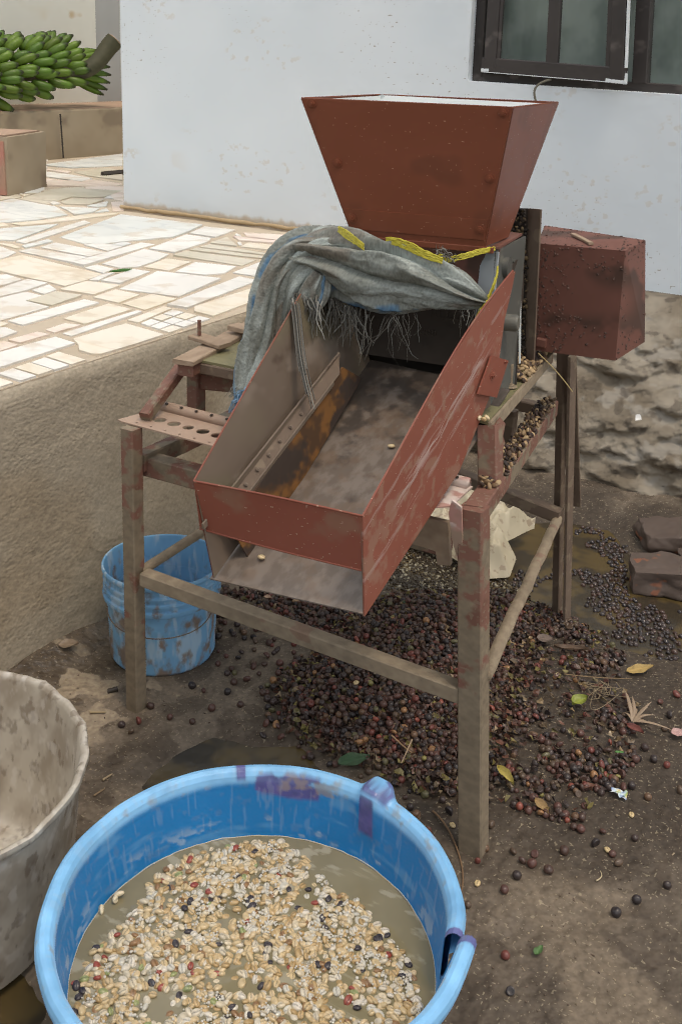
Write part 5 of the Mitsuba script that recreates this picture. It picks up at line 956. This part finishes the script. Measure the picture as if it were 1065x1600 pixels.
q = np.vstack([scatter(PILE.buffer(.02), .0125, rc, .75), scatter(SPREAD, .022, rc, .6), scatter(UNDER, .02, rc, .6)]); zg = ground_z(q[:, 0], q[:, 1]); ms, cs = [], []
for (x, y), z in zip(q, zg):                            # burst skins, torn flat, between the cherries
    th = np.linspace(0, 2 * np.pi, 7)[:-1]; rr4 = .0088 * (.5 + .9 * rc.random(6)); ring = np.stack([rr4 * np.cos(th), rr4 * np.sin(th) * .7, .004 * rc.normal(0, 1, 6)], 1); v = np.vstack([[0, 0, -.002], ring])
    v = v @ trimesh.transformations.euler_matrix(rc.normal(0, .6), rc.normal(0, .6), 0, 'rxyz')[:3, :3].T + A(x, y, z + .011 + .010 * rc.random() * (PILE.contains(Point(x, y)))); ms.append(trimesh.Trimesh(v, [(0, k + 1, (k + 1) % 6 + 1) for k in range(6)], process=False))
    c = np.array([(.07, .04, .03), (.05, .035, .03), (.13, .06, .04), (.18, .15, .055), (.24, .17, .09), (.11, .08, .05)][rc.choice(6, p=[.3, .25, .15, .12, .06, .12])]); cs.append(np.tile(c * (.6 + .7 * rc.random()), (7, 1)))
obj('cherry_skins', cat_(ms), 'cherry', label='torn flattened cherry skins scattered through the heap', cat='cherry skins', kind='stuff', smooth=False, color=np.vstack(cs))
m, c = mass_of(vis[230:]); obj('cherry_heap', m, 'cherry', label='heap of dark wet coffee cherries and skins under the machine', cat='coffee cherries', kind='stuff', smooth=True, color=c)
m, c = mass_of(wet); obj('floating_cherries', m, 'wet_cherry', label='black glistening cherries floating in the brown puddle behind the machine', cat='coffee cherries', kind='stuff', smooth=True, color=c)
# wet pulp under the stand
q = scatter(PULP.buffer(.05), .0085, rc, .8); ms, cs = [], []
for x, y in q:
    m = trimesh.creation.icosphere(1, .0042 * (.6 + .8 * rc.random())); m.vertices = m.vertices * A(1.3, 1, .5) @ rand_rot(rc).T + A(x, y, -.0115); ms.append(m); cs.append(np.tile((.04, .028, .016) if rc.random() < .80 else (.30, .27, .19), (len(m.vertices), 1)))
obj('wet_pulp', cat_(ms), 'wet_cherry', label='soggy dark pulp with pale flecks in the puddle behind the front leg', cat='pulp', kind='stuff', smooth=True, color=np.vstack(cs))
# grit, husk scraps and straw bits on the dirt
gp_ = np.vstack([scatter(Polygon([(-1.928, 1.716), (-1.636, 2.076), (-1.143, 1.728), (-1.233, 1.416), (-1.400, 1.329), (-1.754, 1.555)]), .020, rc, .5), scatter(Polygon([(-0.702, 1.769), (-0.441, 2.442), (-0.202, 1.472), (-0.493, 1.283)]), .024, rc, .45), scatter(SPREAD, .018, rc, .7), scatter(PILE, .02, rc, .6)])
ms, cs = [], []; zg = ground_z(gp_[:, 0], gp_[:, 1])
for (x, y), z in zip(gp_, zg):
    pile = PILE.contains(Point(x, y)); m = trimesh.creation.box((1, 1, 1)); a = A(.006, .0016, .001) * (.3 + 1.2 * rc.random() ** 2) if rc.random() < .4 else A(.003, .0022, .0014) * (.2 + rc.random())
    m.vertices = (m.vertices * a) @ trimesh.transformations.euler_matrix(rc.normal(0, .3), rc.normal(0, .3), rc.random() * 6.28, 'rxyz')[:3, :3].T + A(x, y, z + (.018 if pile else .001)); ms.append(m)
    cs.append(np.tile(np.array([(.26, .20, .13), (.18, .135, .09), (.36, .29, .19), (.08, .055, .04), (.14, .10, .07)][rc.integers(5)]) * (.6 + .5 * rc.random()), (len(m.vertices), 1)))
obj('grit', cat_(ms), 'debris', label='pale husk crumbs and grit trodden into the dirt', cat='grit', kind='stuff', smooth=False, color=np.vstack(cs))

# ---------------------------------------------------------------- leaves, twigs, scraps, bricks, bag
def leaf(c, L, W, yaw, col, lift=.006, curl=.25, tilt_=0.1, seed=0, tips=None):
    n, k = 14, 7; t = np.linspace(0, 1, n); w = W * np.sin(np.pi * t ** .8) ** .8 * (1 + .12 * (meshkit.noise(np.c_[t * 9, t * 0 + seed, t * 0]) - .5)); P_ = np.zeros((n, k, 3))
    for j, s in enumerate(np.linspace(-1, 1, k)): P_[:, j] = np.stack([(t - .5) * L, s * w / 2, lift + curl * W * s * s * .5 + .10 * L * np.sin(t * 3 + seed) * .3 + .003 * (meshkit.noise(np.c_[t * 7, t * 0 + s * 3, t * 0 + seed]) - .5)], 1)
    m = ngrid(P_); R_ = trimesh.transformations.euler_matrix(tilt_, 0, yaw, 'rxyz')[:3, :3]; v = m.vertices @ R_.T; z = float(ground_z(A(c[0]), A(c[1]))[0]); m.vertices = v + A(c[0], c[1], z + (c[2] if len(c) > 2 else 0))
    n_ = meshkit.fbm(m.vertices * 60, 3, seed); cc = np.array(col)[None] * (.7 + .6 * n_[:, None]); mid = np.abs(np.tile(np.linspace(-1, 1, k), n)) < .1; cc[mid] *= 1.25; return m, np.clip(cc, 0, 1)
pix = lambda q: (q[0], q[1])
for px, L, W, yaw, col, lb, ct, cu, ex_z in (
    ((-0.5558, 2.4668, 0.0000), .075, .032, .75, (.36, .25, .085), 'dry yellow leaf on the wet mud behind the brown plant tuft', 'leaf', .1, .008),
    ((-0.6309, 2.2153, 0.0000), .045, .034, 1.0, (.20, .23, .035), 'yellow green torn leaf lying on the spread cherries', 'leaf', .5, .018),
    ((-0.6753, 1.8681, 0.0000), .060, .022, -.55, (.36, .30, .085), 'curled pale yellow leaf beside the front right leg', 'leaf', .8, .012),
    ((-0.5787, 1.8322, 0.0000), .042, .022, -.5, (.30, .20, .09), 'brown dead leaf below the curled yellow leaf', 'leaf', .5, .006),
    ((-0.4528, 1.4874, 0.0000), .026, .014, 1.4, (.065, .13, .04), 'small torn green leaf piece on the dirt at the bottom right', 'leaf', .2, .003),
    ((-0.8061, 2.4508, 0.0000), .045, .036, .3, (.14, .105, .085), 'grey brown leaf among the cherries by the rear leg', 'leaf', .2, .014),
    ((-0.7305, 2.4383, 0.0000), .090, .018, .3, (.13, .085, .055), 'long curled dark leaf among the scattered cherries', 'leaf', .8, .016),
    ((-0.4897, 2.1942, 0.0000), .045, .022, -.3, (.15, .05, .04), 'dark red leaf below the brown plant tuft', 'leaf', .6, .010),
    ((-0.4944, 2.0862, 0.0000), .020, .007, .5, (.08, .22, .05), 'tiny green leaf among the scattered cherries', 'leaf', .2, .012),
    ((-0.9721, 1.7307, 0.0000), .075, .040, .9, (.035, .075, .035), 'dark green leaf half under the tub rim', 'leaf', .2, .014),
    ((-0.4031, 2.2466, 0.0000), .035, .028, .6, (.40, .25, .23), 'pink paper scrap at the right edge of the dirt', 'scrap', .3, .006),
    ((-1.1830, 2.3951, 0.0000), .055, .014, .2, (.035, .060, .025), 'dark green leaf at the puddle edge under the chute', 'leaf', .3, .012),
    ((-1.8061, 1.7068, 0.0000), .055, .036, .5, (.24, .18, .125), 'dry brown leaf on the dirt by the retaining wall', 'leaf', .3, .006),
    ((-1.4568, 2.2414, 0.0000), .040, .014, .9, (.34, .22, .12), 'pale brown husk strip on the cherries under the chute lip', 'husk', .4, .02),
    ((-1.5384, 2.2071, 0.0000), .024, .014, .2, (.50, .33, .22), 'small pinkish husk on the cherries under the chute lip', 'husk', .4, .02)):
    m, c = leaf((px[0], px[1], ex_z), L, W, yaw, col, curl=cu, seed=len(scene) % 97); obj('fallen_leaf' if ct == 'leaf' else 'litter', m, 'leaf', label=lb, cat=ct, smooth=True, color=c)
# little bright wrapper
q = A((-0.4548, 1.9613, 0.0000)); P_ = np.array([[(q[0] + (i - 3) * .0055 + .002 * r2.normal(), q[1] + (j - 2) * .005, ground_z(A(q[0]), A(q[1]))[0] + .012 + r2.normal(0, .004)) for i in range(7)] for j in range(5)]); m = ngrid(P_)
c = np.array([[(.55, .65, .68), (.50, .62, .70), (.30, .42, .14), (.62, .66, .66), (.15, .25, .55), (.60, .45, .12)][r2.integers(6)] for _ in range(35)]); obj('sweet_wrapper', m, 'leaf', label='tiny crumpled white, green and blue wrapper among the cherries', cat='wrapper', smooth=True, color=c)
# brown feathery plant tuft
ms = []; q0 = A((-0.5052, 2.2215, 0.0000)); q0[2] = ground_z(q0[0], q0[1])[()] + .012 if np.ndim(ground_z(A(q0[0]), A(q0[1]))) == 0 else float(ground_z(A(q0[0]), A(q0[1]))[0]) + .012
for k in range(13):
    a = 1.15 + r2.normal(0, .55); L_ = .035 + .055 * r2.random(); d = A(math.cos(a), math.sin(a), .35 + .4 * r2.random()); n_ = 9; t_ = np.linspace(0, 1, n_)
    p = q0 + d * (t_[:, None] * L_) + A(0, 0, -.03) * t_[:, None] ** 2 + A(*r2.normal(0, .012, 3)) * t_[:, None] ** 2; w_ = .0042 * np.sin(np.pi * np.clip(t_, .04, .97)); sd = unit(np.cross(d, (0, 0, 1)))
    ms.append(ngrid(np.stack([p - sd * w_[:, None], p + A(0, 0, 1) * w_[:, None] * .5, p + sd * w_[:, None]], 1)))
m = cat_(ms); obj('plant_tuft', m, 'leaf', label='dry brown feathery plant tuft lying at the edge of the spread cherries', cat='plant', smooth=True, color=np.tile((.30, .22, .15), (len(m.vertices), 1)) * (.7 + .6 * meshkit.fbm(m.vertices * 90, 2)[:, None]))
ms = []
q0 = A((-0.6047, 2.3154, 0.0000)); q0[2] = .02
for k in range(18):
    p = q0 + r2.normal(0, .014, 3) * A(1, 1, .3); ms.append(tube(spline([p, p + r2.normal(0, .02, 3) * A(1, 1, .3), p + r2.normal(0, .03, 3) * A(1, 1, .3)], 8), .0008, 4))
obj('root_fibres', cat_(ms), {'type': 'twosided', 'bsdf': {'type': 'diffuse', 'reflectance': {'type': 'rgb', 'value': [.30, .24, .16]}}}, label='tangle of pale root fibres on the cherries left of the brown tuft', cat='fibres', smooth=True)
gz1 = lambda x, y: float(ground_z(A(x), A(y))[0])
def twig(pxs, r, lb, col=(.20, .13, .08), lift=.004):
    p = np.array([(x, y, gz1(x, y) + lift) for x, y in pxs]); obj('twig', tube(spline(p, 24), np.linspace(r, r * .6, 24), 6), {'type': 'twosided', 'bsdf': {'type': 'diffuse', 'reflectance': {'type': 'rgb', 'value': list(col)}}}, label=lb, cat='twig', smooth=True)
twig([(-0.768, 1.707), (-0.720, 1.678), (-0.675, 1.633), (-0.643, 1.585), (-0.623, 1.528)], .0025, 'thin curved brown twig between the tub and the front right leg')
twig([(-0.932, 1.826), (-0.896, 1.813), (-0.870, 1.804)], .0022, 'short pale stick lying on the heap beside the tub', (.34, .23, .14), .03)
twig([(-0.887, 1.837), (-0.879, 1.793), (-0.875, 1.765)], .0020, 'second short stick crossing the first on the heap', (.40, .30, .20), .032)
twig([(-1.395, 1.399), (-1.392, 1.425)], .003, 'short pale stick between the basin and the tub', (.34, .27, .18))
twig([(-1.375, 1.352), (-1.371, 1.381)], .0022, 'thin stick nearest the basin on the mud', (.26, .19, .12))
twig([(-1.585, 1.555), (-1.558, 1.579)], .0028, 'short straw beside the front left leg', (.36, .28, .17))
twig([(-0.421, 1.705), (-0.419, 1.730), (-0.423, 1.735)], .0015, 'little pale straw on the dirt at the right', (.48, .40, .26))
twig([(-0.707, 2.323), (-0.633, 2.352), (-0.557, 2.397)], .0014, 'long thin stem across the scattered cherries', (.28, .20, .12), .016)
obj('blackened_stick', tube([A((-1.6086, 1.6390, 0.0080)), A((-1.5935, 1.6583, 0.0100))], .006, 8), 'black_metal', label='small blackened stick on the dirt near the front left leg', cat='stick', smooth=True)
for px, lb in (((-0.4169, 1.9199, 0.0040), 'pale bean on the dirt below the wrapper'), ((-0.4292, 1.8006, 0.0040), 'pale bean on the dirt beside husk crumbs at right'), ((-0.6095, 1.5781, 0.0040), 'split tan bean beside the curved twig'), ((-0.7163, 1.6924, 0.0040), 'small yellow bean left of the front right leg'), ((-1.2977, 1.9559, 0.0060), 'pale bean at the left tip of the cherry heap'), ((-1.0730, 1.9056, 0.0550), 'pale bean lying on top of the cherry heap')):
    p = A(px); p[2] = gz1(p[0], p[1]) + p[2]; obj('coffee_bean', SEEDS[2], None, label=lb, cat='coffee bean', to_world=place(p, trimesh.transformations.rotation_matrix(r2.random() * 6, (0, 0, 1))[:3, :3], .008))
for k, (px, py, sz) in enumerate(((1040, 840, (.20, .15, .075)), (1022, 905, (.19, .13, .08)), (1075, 890, (.14, .12, .07)))):
    m = trimesh.creation.box((1, 1, 1)).subdivide().subdivide().subdivide().subdivide(); v = m.vertices; v = v * (1 - .13 * np.clip(np.linalg.norm(v, axis=1, keepdims=True) - .55, 0, 1) * 2) * A(*sz)
    v = v + (meshkit.fbm(v * 15 + k * 5, 4, k)[:, None] - .5) * .060 * v / np.linalg.norm(v, axis=1, keepdims=True); yaw = (.5, .35, .6)[k]
    v = v @ trimesh.transformations.euler_matrix(.06, -.05, yaw, 'rxyz')[:3, :3].T; g = A((-0.6961, 3.2654, 0.0000), 0)[:3] if False else np.array([(-0.6777, 3.2109, 0.0000), (-0.6341, 2.9205, 0.0000), (-0.5495, 3.0754, 0.0000)][k]); m.vertices = v + g + A(0, .05, sz[2] * .42)
    obj('brick', m, 'brick_mud', label=('muddy broken brick lying against the foundation, the farthest of three', 'muddy brick half in the puddle, nearest of the three', 'muddy brick cut by the right edge of the photo')[k], cat='brick', smooth=50)
# discarded plastic bag
bg_pts = [((-1.4060, 2.7565, 0.0050)), ((-1.2325, 2.7428, 0.0200)), ((-1.0929, 2.6991, 0.0000)), ((-1.0335, 2.7550, 0.0000)), ((-1.0505, 2.8485, 0.0200)), ((-1.0908, 2.8666, 0.0600)), ((-1.0611, 3.0207, 0.0500)), ((-1.0641, 3.0315, 0.0900)), ((-1.1506, 2.9919, 0.1000)), ((-1.2569, 2.9733, 0.1200)), ((-1.3969, 3.0178, 0.1500)), ((-1.4175, 2.9759, 0.1200)), ((-1.4425, 2.8818, 0.0600))]
pb = np.array(bg_pts); poly = Polygon(pb[:, :2]); gpts = scatter(poly.buffer(-.004), .007, r2, 1.0)
bd = np.array([poly.exterior.interpolate(s).coords[0] for s in np.arange(0, poly.length, .012)])
allp = np.vstack([bd, gpts]); from scipy.spatial import Delaunay
from scipy.interpolate import RBFInterpolator
zi = RBFInterpolator(pb[:, :2], pb[:, 2], kernel='linear')(allp); tri = Delaunay(allp).simplices; cen = allp[tri].mean(1); tri = tri[shapely.contains_xy(poly.buffer(.001), cen[:, 0], cen[:, 1])]
p3 = np.c_[allp, zi]; rdg = 1 - np.abs(2 * meshkit.fbm(p3 * 9, 3, 4) - 1); ed = np.clip(shapely.distance(poly.boundary, shapely.points(allp)) / .04, 0, 1); p3[:, 2] += .075 * ed * (1 - np.abs(2 * meshkit.fbm(p3 * 15, 3, 14) - 1) - .4) + .035 * ed + .016 * ed * (meshkit.fbm(p3 * 40, 3, 8) - .5)
m = trimesh.Trimesh(p3, tri, process=False); m.fix_normals(); obj('plastic_bag', m, 'plastic_bag', label='crumpled dirty cream plastic bag lying behind the front right leg', cat='plastic bag', smooth=True)

# ---------------------------------------------------------------- the yard behind the camera: bushes that the window mirrors
rb = np.random.default_rng(5)
for k, (x, y, h_, s_) in enumerate(((-3.0, -4.2, 3.6, 1.3), (-5.0, -4.0, 3.4, 1.4), (-6.8, -3.6, 3.4, 1.4), (-1.2, -4.8, 3.4, 1.3), (-4.0, -6.0, 4.6, 1.9), (-7.0, -6.0, 4.6, 1.9))):
    tr = thing('bush', 'leafy green bush across the yard mirrored in the window', 'bush', 'bushes across the yard')
    n_ = 2200; d = rb.normal(0, 1, (n_, 3)); d /= np.linalg.norm(d, axis=1, keepdims=True); rr3 = rb.random(n_) ** .4; c_ = A(x, y, h_ * .55) + d * rr3[:, None] * A(s_, s_, h_ * .45)
    a_ = rb.normal(0, 1, (n_, 3)); a_ /= np.linalg.norm(a_, axis=1, keepdims=True); b_ = np.cross(a_, rb.normal(0, 1, (n_, 3))); b_ /= np.linalg.norm(b_, axis=1, keepdims=True)
    L_ = .16 + .18 * rb.random((n_, 1)); V = np.stack([c_ - a_ * L_, c_ + b_ * L_ * .3, c_ + a_ * L_, c_ - b_ * L_ * .3], 1).reshape(-1, 3); i_ = np.arange(n_)[:, None] * 4; F = np.vstack([i_ + [0, 1, 2], i_ + [0, 2, 3]])
    col = np.repeat(np.array((.055, .10, .035))[None] * (.6 + .9 * rb.random((n_, 1))), 4, axis=0)
    obj('crown', trimesh.Trimesh(V, F, process=False), 'foliage', tr, smooth=False, color=col); obj('trunk', tube([(x, y, -.05), (x + .05, y, h_ * .7)], [.09, .05], 8), 'bark', tr)
